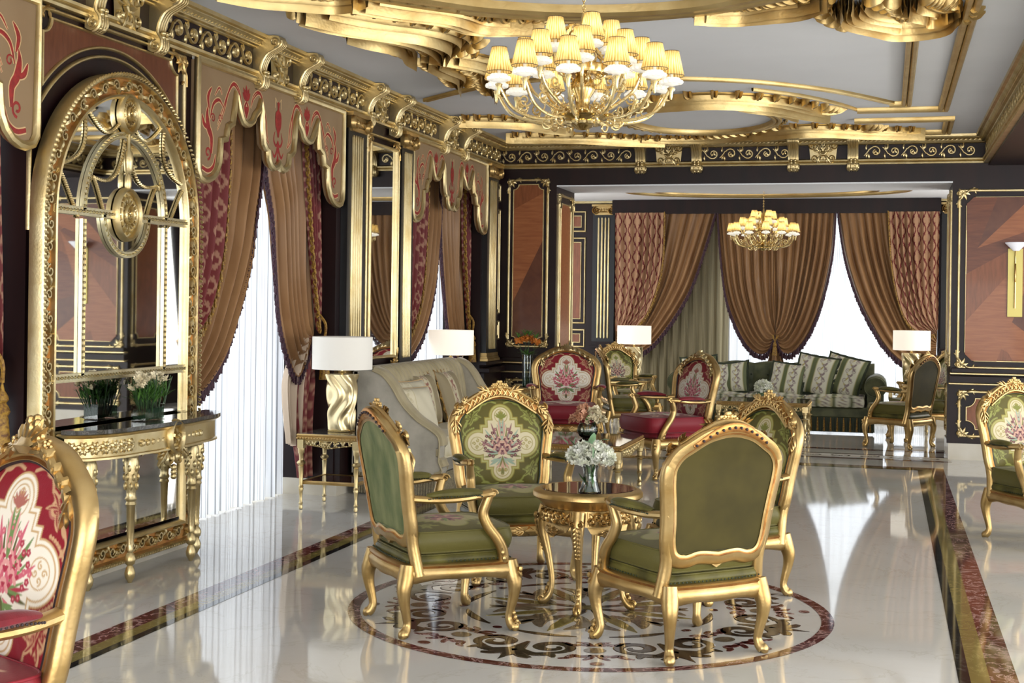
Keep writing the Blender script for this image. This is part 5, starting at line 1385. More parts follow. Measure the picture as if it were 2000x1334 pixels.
r1 = dup(r0, label='red velvet gilt armchair right of the square coffee table, facing left', group=RA); face(r1, -1.95, 12.58, 221, (1.13, 1.13, 1.06))
r2 = make_chair('red velvet gilt armchair cropped by the lower left corner, richly carved crest', 'red', 'carved')
r2['group'] = RA; face(r2, -2.465, 3.05, 245, (1.1, 1.1, 1.095))
# ================================================================== TABLES
def turned_leg(z1, r=.022, n=16):
    """profile of a turned, fluted leg of height z1"""
    k = z1
    return [(r*.45, 0), (r*.7, .004), (r*.8, .02), (r*.55, .035), (r*.9, .045), (r*.6, .055), (r*.55, .10*k+.05), (r*.75, .30*k), (r*.95, .34*k), (r*.75, .36*k), (r*1.05, .37*k), (r*.8, .385*k),
            (r*.7, .40*k), (r*.95, .68*k), (r*1.05, .70*k), (r*.8, .715*k), (r*1.5, .74*k), (r*1.7, .76*k), (r*1.35, .785*k), (r*.8, .80*k), (r*.9, .90*k), (r*1.2, .92*k), (r*1.3, 1.0*k)]
def pierced_apron(m, fr, u0, u1, z1, drop=.06):
    n = max(3, int(round((u1-u0)/.055))); p = (u1-u0)/n
    stroke(m, fr, [(u0, z1-.006), (u1, z1-.006)], .014, .008)
    for k in range(n):
        u = u0+(k+.5)*p; s = 1 if k % 2 else -1; t = (u-u0)/(u1-u0)*2-1; d = drop*(1-.45*abs(t)**.8)
        stroke(m, fr, spiral(u, z1-d*.45, d*.36, .004, s*pi/2, s*1.3, 14), .009, .010)
        for a in (-1.2, -2.0, .4, 2.6): leaf2(m, fr, (u, z1-d*.5), a, d*.6, .014, .012, 0, s*.5)
        blob(m, (u+p*.5, z1-d*.9, .006), (.008, .008, .007), 0, 6, 4, fr=fr)
    stroke(m, fr, [(u0+(u1-u0)*q, z1-drop*(1-.45*abs(2*q-1)**.8)) for q in np.linspace(0, 1, 14)], .008, .008)
def square_table(label, w, d, h, top, cat, shelf=None, ap=.07, leg_r=.02, group=None):
    root = thing('side_table' if w < .7 else 'coffee_table', label, cat, group=group)
    m = MB(); box(m, -w/2+.012, w/2-.012, -d/2+.012, d/2-.012, h-.018, h, b=.004); m.build('marble_top', top, root, sharp=30)
    m = MB()
    P = rect(-w/2, w/2, -d/2, d/2); mould(m, SF, P, [(.014, h-.008), (.006, h-.002), (0, h-.012), (.006, h-.022), (.0, h-.028), (.012, h-.045), (.03, h-.045)], True)
    for (x0, y0), (x1, y1) in zip(P, P[1:]+P[:1]):
        L = math.hypot(x1-x0, y1-y0); n = int(L/.022)
        for k in range(n): t = (k+.5)/n; blob(m, (x0+(x1-x0)*t, y0+(y1-y0)*t, h-.034), (.008, .008, .007), 0, 6, 4)
    m.build('edge_moulding', gold, root)
    a = w/2-.03; b = d/2-.03
    for fr_, L in ((affine((0, -b-.0, 0), (1, 0, 0), (0, 0, 1), (0, -1, 0)), a), (affine((0, b, 0), (1, 0, 0), (0, 0, 1), (0, 1, 0)), a), (affine((-a, 0, 0), (0, 1, 0), (0, 0, 1), (-1, 0, 0)), b), (affine((a, 0, 0), (0, 1, 0), (0, 0, 1), (1, 0, 0)), b)):
        m = MB(); pierced_apron(m, fr_, -L+.02, L-.02, h-.045, ap); m.build('pierced_apron', gold_pale, root)
    for x in (-a, a):
        for y in (-b, b):
            m = MB(); lathe(m, turned_leg(h-.11, leg_r), (x, y, 0), 14, 0, (8, .10, .40*(h-.11), .68*(h-.11))); box(m, x-leg_r*1.2, x+leg_r*1.2, y-leg_r*1.2, y+leg_r*1.2, h-.11, h-.045)
            m.build('leg', gold_pale, root)
    if shelf:
        m = MB(); box(m, -a+.015, a-.015, -b+.015, b-.015, shelf-.008, shelf+.004); m.build('shelf_glass', m_top, root)
        m = MB(); mould(m, SF, rect(-a, a, -b, b), [(.018, shelf+.006), (.004, shelf+.01), (-.006, shelf), (.004, shelf-.018), (.018, shelf-.018)], True); m.build('shelf_rail', gold, root)
    return root
st = square_table('square gilt side table with a lower shelf, carrying the nearest table lamp', .50, .50, .568, m_topg, 'side table', .205, .065, group='gilt side tables')
st.location = (-3.985, 9.68, 0)
s2 = dup(st, (-4.0, 13.04, 0), 0, 'gilt side table mostly hidden behind the cream sofa, under the second table lamp')
s3 = dup(st, (-3.28, 18.15, 0), 0, 'gilt side table under the lit lamp at the left of the alcove')
s4 = dup(st, (.28, 18.0, 0), 0, 'gilt side table under the lit lamp at the right of the alcove')
s5 = dup(st, (-3.72, 14.3, 0), 0, 'gilt side table in the corner carrying the tall vase, behind the red armchair'); s5.scale = (.95, .95, 1.18)
ct = square_table('large square gilt coffee table with dark marble top beside the cream sofa', 1.04, 1.06, .44, m_top, 'coffee table', None, .085, .026, 'gilt coffee tables')
ct.location = (-2.53, 11.20, 0)
c2 = dup(ct, (-1.41, 16.78, 0), 0, 'smaller gilt coffee table in the alcove in front of the sage sofa'); c2.scale = (1.03, .78, 1.0)

# ---- round table
root = thing('round_table', 'round gilt occasional table with a brown marble top on the floor medallion', 'table', (-1.47, 6.90, 0))
RT, HT = .283, .612
m = MB(); lathe(m, [(.001, HT-.02), (.235, HT-.02), (.24, HT-.004), (.235, HT+.002), (.001, HT+.002)], (0, 0, 0), 64); m.build('marble_top', m_top, root, sharp=30)
m = MB(); lathe(m, [(.20, HT-.09), (.222, HT-.088), (.228, HT-.078), (.238, HT-.07), (.255, HT-.055), (.272, HT-.045), (RT, HT-.035), (RT, HT-.018), (.275, HT-.008), (.262, HT-.004), (.250, HT+.002), (.238, HT-.002)], (0, 0, 0), 64); m.build('rim', gold, root)
m = MB(); lathe(m, [(.205, HT-.17), (.222, HT-.168), (.222, HT-.09), (.205, HT-.09)], (0, 0, 0), 64); m.build('frieze', gold, root)
CY = lambda P: np.stack([(.222+np.asarray(P)[:, 2])*np.cos(np.asarray(P)[:, 0]/.222), (.222+np.asarray(P)[:, 2])*np.sin(np.asarray(P)[:, 0]/.222), np.asarray(P)[:, 1]], -1)
for k in range(4):
    m = MB(); u0 = .222*(k*pi/2+pi/4); fill(m, CY, rect(u0-.13, u0+.13, HT-.166, HT-.094), .0015, 1)  # darker ground panel paints shade into the gaps of the carving
    for j in range(-4, 5):
        u = u0+j*.026; s = 1 if j % 2 else -1; dd = .05-.003*abs(j)
        stroke(m, CY, spiral(u, HT-.128+s*.008, .024, .005, s, s*1.4, 14), .012, .020, 0, 4, .002)
        for a in (.6, 1.8, -1, -2.2): leaf2(m, CY, (u, HT-.13), a, .036, .018, .018, 0, .4, 3, .002)
    fill(m, CY, [(u0-.13, HT-.168), (u0-.11, HT-.20), (u0-.05, HT-.215), (u0, HT-.24), (u0+.05, HT-.215), (u0+.11, HT-.20), (u0+.13, HT-.168)], .0, 0); fill(m, CY, [(u0-.13, HT-.168), (u0-.11, HT-.20), (u0-.05, HT-.215), (u0, HT-.24), (u0+.05, HT-.215), (u0+.11, HT-.20), (u0+.13, HT-.168)], -.012, 0)
    acanthus(m, CY, (u0, HT-.20), 0, .07, .03, .012, 0, 3); acanthus(m, CY, (u0, HT-.20), pi, .07, .03, .012, 0, 3); flower2(m, CY, (u0, HT-.20), .02, .014)
    m.build('carved_apron', [gold, gold_rub_shade], root)
for k in range(4):
    a = k*pi/2; d = A(math.cos(a), math.sin(a)); t = A(-d[1], d[0])
    m = MB()
    P = crom([(.215, HT-.10, .038), (.235, HT-.17, .036), (.232, HT-.24, .028), (.205, .26, .020), (.185, .14, .016), (.19, .07, .016), (.215, .03, .022), (.235, .016, .020), (.225, .005, .012)], 6)
    tube(m, np.c_[P[:, 0]*d[0], P[:, 0]*d[1], P[:, 1]], P[:, 2], 10)
    FRL = affine((d[0]*.265, d[1]*.265, 0), (t[0], t[1], 0), (0, 0, 1), (d[0], d[1], 0))
    for s in (-1, 1):
        stroke(m, FRL, spiral(s*.020, HT-.15, .017, .004, pi/2, -s*1.3, 14), .010, .016, 0, 4, -.004)
        for j in range(8): leaf2(m, FRL, (0, HT-.165-.022*j), -pi/2+s*.9, .040-.003*j, .016, .016, 0, -s*.6, 3, -.004*j-.003*max(0, j-3))
        tube(m, [A(d[0], d[1], 0)*(.238+.016*math.cos(q))+A(t[0], t[1], 0)*s*.012+A(0, 0, 1)*(.03+.016*math.sin(q)) for q in np.linspace(0, 2*pi, 12)], .005, 5)
    for j in range(4): blob(m, tuple(A(d[0], d[1], 0)*(.222-.010*j)+A(0, 0, .06+.022*j)), (.010, .010, .016), 0, 6, 4)
    m.build('leg', gold, root)

# ---- console under the mirror
root = thing('console_table', 'gilt carved console with a dark marble top standing in front of the arched mirror', 'console table', (-4.08, 7.0, 0))
CX0, CXF = -4.112, -3.915; yc2 = 7.0
def plan(o=0.):
    q = [(CX0, yc2-.75-o)]
    for t in np.linspace(.15, 1, 10): q.append((CX0+(CXF+o-CX0)*math.sin(t*pi/2), yc2-.75-o+(.75-.38)*(1-math.cos(t*pi/2))))
    q += [(CXF+o, yc2-.36), (CXF+o+.02, yc2-.20), (CXF+o+.02, yc2+.20), (CXF+o, yc2+.36)]
    r_ = [(x, 2*yc2-y) for x, y in q[:11]][::-1]
    return q+r_[0:]
m = MB(); Q = plan(.03); fill(m, SF, Q, .866, 0, .844); fill(m, SF, Q[::-1], .844); m.build('marble_top', m_topg, root, sharp=30, world=True)
m = MB(); Q = plan(.0)
mould(m, SF, Q, [(-.022, .846), (-.028, .838), (-.012, .828), (0, .82), (0, .72), (-.012, .715), (-.014, .705), (.012, .70), (.012, .84)], True); m.build('apron', gold_pale, root, world=True)
m = MB()
FC = affine((CXF+.0, 0, 0), (0, 1, 0), (0, 0, 1), (1, 0, 0))
for y in np.arange(yc2-.32, yc2+.33, .05):
    if abs(y-yc2) < .12: continue
    acanthus(m, FC, (y-.02, .768), 0, .05, .07, .03, 0, 2); 
Qp = resample(np.array(Q[:12]), 40)
for i in range(3, 37, 5):
    p = Qp[i]; n_ = nrm2(Qp)[i]; n_ = -n_ if n_[0]*1+n_[1]*-.2 < 0 else n_
    t_ = A(Qp[i+1][0]-Qp[i][0], Qp[i+1][1]-Qp[i][1]); t_ /= np.linalg.norm(t_)
    Fq = affine((p[0], p[1], .768), (t_[0], t_[1], 0), (0, 0, 1), (-t_[1]*-1, t_[0]*-1, 0)); flower2(m, Fq, (0, 0), .034, .016, 0, 8)
stroke(m, FC, np.c_[yc2+.07*np.cos(np.linspace(0, 2*pi, 30)), .775+.09*np.sin(np.linspace(0, 2*pi, 30))], .022, .035, 0, 4, .02)
flower2(m, FC, (yc2, .775), .05, .05)
for s in (-1, 1):
    acanthus(m, FC, (yc2+s*.07, .72), -pi/2+s*.9, .14, .05, .03, 0, 3, .01)
    stroke(m, FC, spiral(yc2+s*.055, .655, .045, .012, pi/2, s*1.4, 22), .016, .025, 0, 4, .01)
    stroke(m, FC, crom([(yc2+s*.04, .70), (yc2+s*.16, .70), (yc2+s*.27, .715), (yc2+s*.34, .70)], 5), .018, .018)
for z in (.60, .575, .55): blob(m, (CXF+.02, yc2, z), (.02, .018, .02), 0, 8, 5)
m.build('carved_crest', gold_pale, root, world=True)
for x, y in ((-3.975, 6.68), (-3.975, 7.36), (-4.07, 6.42), (-4.07, 7.60)):
    m = MB(); r = .03
    lathe(m, [(.010, 0), (.014, .01), (.026, .03), (.030, .055), (.020, .085), (.014, .095), (.026, .105), (.032, .13), (.022, .155), (.014, .165), (.020, .18), (.016, .195), (.018, .21), (.024, .42), (.030, .43), (.024, .445), (.033, .46), (.026, .475), (.026, .50), (.034, .52), (.036, .60), (.042, .66), (.034, .685), (.044, .70), (.044, .72)], (x, y, 0), 20, 0, (10, .14, .20, .42))
    for k in range(6):
        a = k*pi/3
        for j in range(3): blob(m, (x+.036*math.cos(a+j*.4), y+.036*math.sin(a+j*.4), .53+.05*j), (.011, .011, .022), 0, 6, 4)
    box(m, x-.035, x+.035, y-.035, y+.035, .70, .83)
    m.build('leg', gold_pale, root, world=True)

# ================================================================== LAMPS
def lamp(label, lit, h=.73):
    root = thing('table_lamp', label, 'table lamp', group='table lamps')
    m = MB()
    def f(U, V):
        a = U*2*pi; z = V*.42
        k = (np.abs(np.cos(a))**4+np.abs(np.sin(a))**4)**(-.25)
        tw = .55*np.sin(V*2*pi*1.05+.5)
        r = (.092+.022*(V-.2))*k*(1+.10*np.cos(6*(a+tw)))
        return r*np.cos(a), r*np.sin(a)*.75, z+.015
    grid(m, 96, 50, f, cu=True)
    n = 96; m.add(m.v[-1][49::50], [tuple(range(n))])
    m.build('sculpted_base', lampgold, root)
    m = MB(); box(m, -.085, .085, -.065, .065, 0, .018, b=.003); m.build('foot', brass, root)
    m = MB(); tube(m, [(0, 0, .42), (0, 0, .60)], .008, 8); lathe(m, [(.016, .44), (.02, .45), (.016, .46)], seg=12); m.build('stem', brass, root)
    m = MB(); lathe(m, [(.222, .475), (.228, .475), (.228, .72), (.222, .72)], seg=48); n = 48
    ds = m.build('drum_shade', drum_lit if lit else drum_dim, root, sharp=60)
    m = MB(); tube(m, [(-.222, 0, .70), (.222, 0, .70)], .003, 5); tube(m, [(0, -.222, .70), (0, .222, .70)], .003, 5); m.build('shade_spider', brass, ds)
    m = MB(); blob(m, (0, 0, .62), (.03, .03, .04), 0, 10, 8); m.build('bulb', bulb, ds)
    return root
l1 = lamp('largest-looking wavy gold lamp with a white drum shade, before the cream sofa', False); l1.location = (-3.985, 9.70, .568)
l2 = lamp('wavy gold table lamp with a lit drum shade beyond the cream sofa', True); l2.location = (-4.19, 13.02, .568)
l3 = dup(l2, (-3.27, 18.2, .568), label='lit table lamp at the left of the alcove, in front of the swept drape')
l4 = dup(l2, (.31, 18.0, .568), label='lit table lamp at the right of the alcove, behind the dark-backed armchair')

# ================================================================== SOFAS AND CUSHIONS
def band_canvas(bg, band, motif, motif2, line, bands):
    C = Canvas(150, 150, bg)
    for x0, x1 in bands:
        C.sdf(np.abs(C.X-(x0+x1)/2)-(x1-x0)/2, line, -9, .03); C.sdf(np.abs(C.X-(x0+x1)/2)-(x1-x0)/2, band, -9, 0)
        cx, hw = (x0+x1)/2, (x1-x0)/2
        for k in range(4):
            y = -.82+k*.55
            for s in (-1, 1):
                C.stroke(spiral(cx+s*hw*.45, y, hw*.36, hw*.06, s*pi*.5, s*1.2, 16), .035, motif, False)
                for a in (.8, 2.2, -1.0): C.leaf((cx, y+.2), a*s, hw*.7, .07, motif2 if a > 1 else motif, .4, False)
            for q in range(6): C.dot((cx+.05*math.cos(q), y+.26+.05*math.sin(q)), .035, motif, False)
    return C
CB = band_canvas(hexc('97896a'), hexc('cdc2a2'), hexc('8d5a50'), hexc('b08a70'), hexc('a39058'), [(-.55, .05), (.62, 1.0)])
CP = band_canvas(hexc('cfc6ac'), hexc('d6ccb0'), hexc('c4b896'), hexc('c8bfa0'), hexc('c0b48e'), [(-.9, -.2)])
CG = band_canvas(hexc('5f6645'), hexc('d2cfba'), hexc('8a7a78'), hexc('a99a55'), hexc('b3a96c'), [(-.95, -.25), (.05, .80)])
def pillow(label, w, h, t, canvas, loc, rot, edge=None, group='scatter cushions', name='cushion'):
    m = MB()
    for s in (-1, 1):
        def f(U, V):
            u = U*2-1; v = V*2-1
            x = u*w/2*(1-.07*(1-v*v)); z = v*h/2*(1-.07*(1-u*u))
            d = s*t/2*((1-u**4)*(1-v**4))**.55*(1+.05*np.sin(9*u+4*v))
            return x, d, z
        grid(m, 60, 60, f if s < 0 else (lambda U, V, f=f: f(1-U, V)), col=lambda U, V, s=s: canvas.sample((U*2-1)*(1 if s < 0 else -1), V*2-1))
    root = thing(name, label, 'cushion', loc, 0, group); root.rotation_euler = rot
    m.build('cover', brocade, root, sharp=0)
    a = np.linspace(-1, 1, 16); P = [(u, -1) for u in a]+[(1, v) for v in a[1:]]+[(u, 1) for u in a[::-1][1:]]+[(-1, v) for v in a[::-1][1:-1]]
    P = np.array([(u*w/2*(1-.07*(1-v*v))*1.0, 0, v*h/2*(1-.07*(1-u*u))) for u, v in P])
    m = MB(); r = .007
    if edge is not None:
        n = len(P); c = P/np.maximum(np.linalg.norm(P, axis=1)[:, None], 1e-6)
        O = P+c*.03+np.c_[np.zeros(n), .010*np.sin(np.arange(n)*2.2), np.zeros(n)]
        m.add(np.vstack([P, O, O+A(0, .004, 0), P+A(0, .004, 0)]), [(i, (i+1) % n, n+(i+1) % n, n+i) for i in range(n)]+[(2*n+i, 2*n+(i+1) % n, 3*n+(i+1) % n, 3*n+i) for i in range(n)])
    tube(m, P, r, 6, 0, True); m.build('piping', edge or palethread, root)
    return root
# ---- cream channel-tufted sofa (local: +Y along the wall; seat opens to +X)
SL = 2.35
root = thing('sofa', 'long cream and silver velvet sofa with swept arm and channelled back', 'sofa', (-3.80, 11.555, 0))
cheek = [(-.36, .17), (.34, .17), (.37, .30), (.375, .44), (.35, .50), (.28, .55), (.17, .62), (.05, .74), (-.04, .88), (-.12, .965), (-.20, 1.0), (-.36, 1.005)]
ck = np.vstack([crom(cheek[:-1], 5), [cheek[-1]]])
for s, nm in ((-1, 'near'), (1, 'far')):
    y0 = s*SL/2; F_ = affine((0, y0, 0), (1, 0, 0), (0, 0, 1), (0, s, 0))
    m = MB(); fill(m, F_, ck, .0, 0, -.13); fill(m, F_, ck[::-1], -.13, 0)
    m.build('arm', grey_v, root, sharp=35)
    m = MB()      # cream facing that follows the sweep of the arm
    P = ck[5:-1]; N = nrm2(P)
    V = []
    for (x, z), n in zip(P, N):
        for o, w_ in ((.0, .006), (.028, .004), (.036, -.02), (.036, -.11), (.026, -.135), (0, -.14)): V.append((x+n[0]*-o*-1*(-1 if n[1] < 0 else 1)*1, z+abs(n[1])*o if True else 0, w_))
    m.add(F_(V), gridfaces(len(P), 6)); tube(m, np.c_[P, np.full(len(P), .008)], .007, 6, fr=F_); m.build('arm_facing', tuft_v, root)
m = MB(); F_ = affine((0, 0, 0), (1, 0, 0), (0, 0, 1), (0, 1, 0))
def fb(U, V):       # channelled back: U along the length, V from top-back over to the seat
    y = (U*2-1)*(SL/2-.12); t = V
    C = crom([(-.36, .98), (-.30, 1.02), (-.21, 1.0), (-.15, .92), (-.12, .80), (-.10, .62), (-.10, .45)], 12); C = resample(C, 60)
    i = (t*59).round().astype(int); x = C[i, 0]; z = C[i, 1]
    ch = np.abs(np.sin(U*pi*22))**.5*.03
    return x+ch*.8, y, z+ch*.5*(t < .4)
grid(m, 260, 34, fb); m.build('channelled_back', tuft_v, root, sharp=0)
m = MB(); box(m, -.37, -.33, -SL/2, SL/2, .17, .99); box(m, -.34, .33, -SL/2+.12, SL/2-.12, .17, .30, b=.01); m.build('frame', grey_v, root)
for k in range(3):
    m = MB(); L = (SL-.26)/3
    cushion(m, L/2-.004, -.10, .38, .30, .47, None, None, puff=.03); m.v = [np.c_[v[:, 1], v[:, 0]+(k-1)*L, v[:, 2]] for v in m.v]; m.f = [tuple(reversed(q)) for q in m.f]
    V = np.vstack(m.v); m.v = [V]; m.c = [CP.sample(np.clip(((V[:, 1]+10) % .45)/.225-1, -1, 1), np.clip(V[:, 2]*9-3.6, -1, 1))]; m.hc = True
    m.build('seat_cushion', brocade, root, sharp=0)
m = MB()
for x0, y0, x1, y1 in ((-.36, -SL/2, .35, -SL/2), (.35, -SL/2, .35, SL/2), (.35, SL/2, -.36, SL/2)):
    n = int(math.hypot(x1-x0, y1-y0)/.022)
    for k in range(n):
        t = (k+.5)/n; x = x0+(x1-x0)*t; y = y0+(y1-y0)*t
        tube(m, [(x, y, .18), (x*1.0+.003, y, .12), (x, y, .012)], [.010, .012, .009], 5)
m.build('bullion_fringe', mat('taupe_fringe', hexc('8f8468'), 0, .7, var=(70, hexc('6b6048'))), root)
for i, (y, x, z, ry, rz, cv, w_, lab) in enumerate(((10.62, -3.72, .68, -22, 62, CP, .42, 'cream scatter cushion leaning on the near arm of the cream sofa, foremost'), (10.85, -3.82, .70, -18, 75, CP, .46, 'pale pleated scatter cushion just behind the foremost one on the cream sofa'),
        (11.35, -3.88, .71, -16, 88, CB, .50, 'scatter cushion with a red-brown scroll band, upright on the cream sofa'), (12.0, -3.86, .69, -18, 92, CB, .56, 'wide scatter cushion with a scroll band farther along the cream sofa'))):
    pillow(lab, w_, w_*.92, .16, cv, (x, y, z), (math.radians(ry), 0, math.radians(rz)), goldfr if i > 1 else None)

# ---- sage green tufted sofa in the alcove
X0, X1, YF, YB = -2.58, -.12, 17.5, 18.45
root = thing('sofa', 'sage green velvet sofa with tufted back and round bolster arms in the alcove', 'sofa', ((X0+X1)/2, (YF+YB)/2, 0))
m = MB(); box(m, X0+.02, X1-.02, YF, YB, .19, .33, b=.02); m.build('frame', teal_v, root, world=True)
m = MB()
def fb(U, V):
    x = X0+.02+(X1-X0-.04)*U; C = resample(crom([(YB-.20, .40), (YB-.22, .60), (YB-.20, .76), (YB-.13, .82), (YB-.04, .80), (YB, .72), (YB, .30)], 8), 40)
    i = (V*39).round().astype(int); y = C[i, 0]; z = C[i, 1]
    q = np.abs(np.sin(U*pi*11+V*0))*np.abs(np.cos(V*pi*3.2))
    return x, y-.03*q**.6*(V < .6), z+.03*np.abs(np.sin(U*pi*5.5))*(V > .25)*(V < .7)
grid(m, 200, 40, fb); m.build('tufted_back', teal_v, root, sharp=0, world=True)
m = MB()
for k in range(11):
    for z, o in ((.52, 0), (.68, .5)): blob(m, (X0+.12+(k+o)*.215, YB-.235, z), (.014, .008, .014), 0, 8, 5)
m.build('buttons', gimp_g, root, world=True)
for s, x in ((-1, X0+.0), (1, X1-.0)):
    m = MB(); 
    tube(m, [(x, YF+.02, .585), (x, YF+.05, .59), (x, YB-.1, .59), (x, YB-.02, .59)], [.12, .135, .135, .11], 24); box(m, x-.10, x+.10, YF+.04, YB-.02, .19, .55)
    tube(m, [(x+.128*math.cos(a), YF+.03, .587+.128*math.sin(a)) for a in np.linspace(0, 2*pi, 32, endpoint=False)], .007, 6, 0, True)
    m.build('bolster_arm', teal_v, root, world=True)
m = MB(); n = 3
def seatcol(V): return CG.sample(np.clip(((V[:, 0]+10) % .40)/.2-1, -1, 1), np.clip((V[:, 2]-.38)*12, -1, 1))
for k in range(3):
    m = MB(); L = (X1-X0-.26)/3; cushion(m, L/2-.004, YF-.03, YB-.22, .33, .45, None, None, puff=.03); m.v = [v+A((X0+X1)/2+(k-1)*L, 0, 0) for v in m.v]
    V = np.vstack(m.v); m.v = [V]; m.c = [seatcol(V)]; m.hc = True; m.build('seat_cushion', brocade, root, sharp=0, world=True)
m = MB(); n = 62
for k in range(n):
    x = X0+(X1-X0)*(k+.5)/n; tube(m, [(x, YF-.012, .20), (x, YF-.014, .12), (x, YF-.01, .03)], [.006, .012, .014], 5, k % 2)
box(m, X0+.02, X1-.02, YF+.002, YF+.02, .02, .2, 1); m.build('bullion_fringe', [goldfr, gimp_g], root, world=True)
for i, (x, y, z, rx, rz, w_, lab) in enumerate(((-2.35, 17.98, .68, -18, 8, .46, 'brocade-banded sage cushion at the left end of the sage sofa, rearmost'), (-2.12, 17.82, .63, -20, 6, .42, 'brocade-banded cushion second from the left on the sage sofa'), (-1.92, 17.85, .64, -20, -10, .42, 'brocade-banded cushion on the sage sofa just behind the small white flowers'),
        (-1.22, 17.85, .64, -22, -12, .44, 'low brocade-banded cushion left of the two tall ones on the sage sofa'), (-.87, 17.88, .70, -18, -16, .52, 'tall brocade-banded cushion, third from the right arm of the sage sofa'), (-.52, 17.88, .70, -18, -20, .52, 'tall brocade-banded cushion leaning against the right bolster of the sage sofa'))):
    pillow(lab, w_, w_, .15, CG, (x, y, z), (math.radians(rx-4), math.radians((-6, 4, -8, 5, 8, 12)[i]), math.radians(rz)), gimp_g)

# ================================================================== FLOWERS
def glass(name, label, prof, loc, water=None, cat='vase'):
    root = thing(name, label, cat, loc)
    m = MB(); p = list(prof); q = [(max(r-.004, .0005), z+(.004 if i == 0 else 0)) for i, (r, z) in enumerate(p)][::-1]
    lathe(m, [(.0005, p[0][1])]+p+q+[(.0005, p[0][1]+.005)], seg=36); m.build('glass_body', glass_m, root)
    if water: m = MB(); lathe(m, water, seg=28); m.build('water', waterm, root)
    return root
def bouquet(label, loc, heads, stems=True, cat='flowers', leaves=(), leafmat=None):
    root = thing('flower_arrangement', label, cat, loc)
    for nm, material, pts, size, k in heads:
        m = MB()
        for p in pts:
            p = A(*p); n = A(*[rnd.gauss(0, 1) for _ in range(3)]); n[2] = abs(n[2])+.3; n /= np.linalg.norm(n)
            u = np.cross(n, A(.3, .8, .1)); u /= np.linalg.norm(u); v = np.cross(n, u)
            for j in range(k):
                a = 2*pi*j/k+rnd.random()*.5; d = u*math.cos(a)+v*math.sin(a); e = -u*math.sin(a)+v*math.cos(a); s = size*(.8+.4*rnd.random())
                m.add([p, p+d*s*.5+e*s*.38+n*s*.15, p+d*s*1.0+n*s*.32, p+d*s*.5-e*s*.38+n*s*.15], [(0, 1, 2, 3)])
        m.build(nm, material, root, sharp=0)
    if stems:
        m = MB()
        for a, b in stems: tube(m, crom([a, ((a[0]+b[0])/2*1.0, (a[1]+b[1])/2, (a[2]+b[2])/2), b], 3), .0028, 5)
        m.build('stems', stemm, root)
    if leaves:
        m = MB()
        for p, d, L, w_ in leaves:
            p = A(*p); d = A(*d); d = d/np.linalg.norm(d); e = np.cross(d, A(0, 0, 1)); e /= np.linalg.norm(e)+1e-9; n = np.cross(e, d)
            m.add([p, p+d*L*.35+e*w_+n*.004, p+d*L*.75+e*w_*.7, p+d*L, p+d*L*.75-e*w_*.7, p+d*L*.35-e*w_+n*.004], [(0, 1, 2, 3, 4, 5)])
        m.build('leaves', leafmat or leafm, root, sharp=0)
    return root
R_ = lambda a, b: a+(b-a)*rnd.random()
def dome(n, rx, ry, rz, c):
    out = []
    for _ in range(n):
        a = R_(0, 2*pi); z = R_(-.35, 1); r = math.sqrt(max(0, 1-z*z)); k = R_(.86, 1.04); out.append((c[0]+rx*r*math.cos(a)*k, c[1]+ry*r*math.sin(a)*k, c[2]+rz*z*k))
    return out
# round table
vz = .614
glass('glass_vase', 'clear waisted glass vase on the round table', [(.055, 0), (.058, .008), (.048, .03), (.036, .07), (.035, .10), (.042, .135)], (-1.42, 6.72, vz), [(.0005, .006), (.05, .01), (.044, .03), (.0005, .03)])
H = dome(420, .115, .10, .075, (0, 0, .175))
bouquet('white hydrangea head with eucalyptus leaves in the vase on the round table', (-1.42, 6.72, vz), [('blossoms', petal_w, H, .020, 4)],
    [((.01*math.cos(k), .01*math.sin(k), .03), (.025*math.cos(k*2), .025*math.sin(k*2), .16)) for k in range(8)],
    leaves=[((.02, -.02, .03), (-.25, .1, .9), .11, .02), ((-.0, -.03, .05), (.3, 0, .8), .09, .018), ((.0, -.02, .02), (-.5, 0, .7), .10, .02)])
bouquet('round eucalyptus sprig sticking out of the hydrangea on the round table', (-1.42, 6.72, vz), [],
    [((0, 0, .15), (.06, -.03, .25)), ((0, 0, .15), (-.10, -.02, .26))], leaves=[((.02, -.07, .25), (.2, -.1, 1), .06, .030), ((.045, -.08, .255), (.8, 0, .5), .055, .028), ((.06, -.06, .27), (.9, 0, .1), .05, .026), ((.03, -.10, .24), (.1, 0, -1), .06, .028), ((.03, -.08, .25), (-.8, 0, .3), .05, .026), ((-.11, -.02, .235), (-.6, 0, .7), .05, .02), ((-.08, -.02, .24), (.1, 0, .9), .04, .016), ((-.08, -.02, .24), (.9, 0, .2), .035, .012)], leafmat=leafp, cat='leaves')
# coffee table
glass('glass_bowl_vase', 'round clear glass bowl on the large coffee table', [(.04, 0), (.07, .02), (.088, .06), (.085, .095), (.068, .125)], (-2.40, 11.22, .44), [(.0005, .006), (.045, .01), (.078, .04), (.080, .06), (.0005, .06)])
bouquet('peach and cream flowers in the round bowl on the large coffee table', (-2.40, 11.22, .44),
    [('peach_blossoms', petal_p, [q for c in ((-.07, 0, .19), (-.03, -.03, .24), (-.11, -.02, .15), (-.02, .02, .17), (-.06, -.05, .16)) for q in dome(26, .04, .04, .04, c)], .026, 5), ('cream_blossoms', petal_c, [q for c in ((.08, 0, .18), (.06, -.02, .22), (.11, -.01, .15), (.04, -.03, .15)) for q in dome(22, .045, .04, .04, c)], .028, 5)],
    [((.02*math.cos(k), .02*math.sin(k), .02), (.07*math.cos(k), .05*math.sin(k), .15)) for k in range(8)], leaves=[((-.02, -.03, .03), (-.6, -.2, .4), .10, .02), ((.02, -.03, .03), (.6, -.2, .5), .1, .02), ((0, -.03, .14), (.2, -.3, .5), .08, .02), ((0, 0, .2), (-.2, 0, 1), .09, .014)])
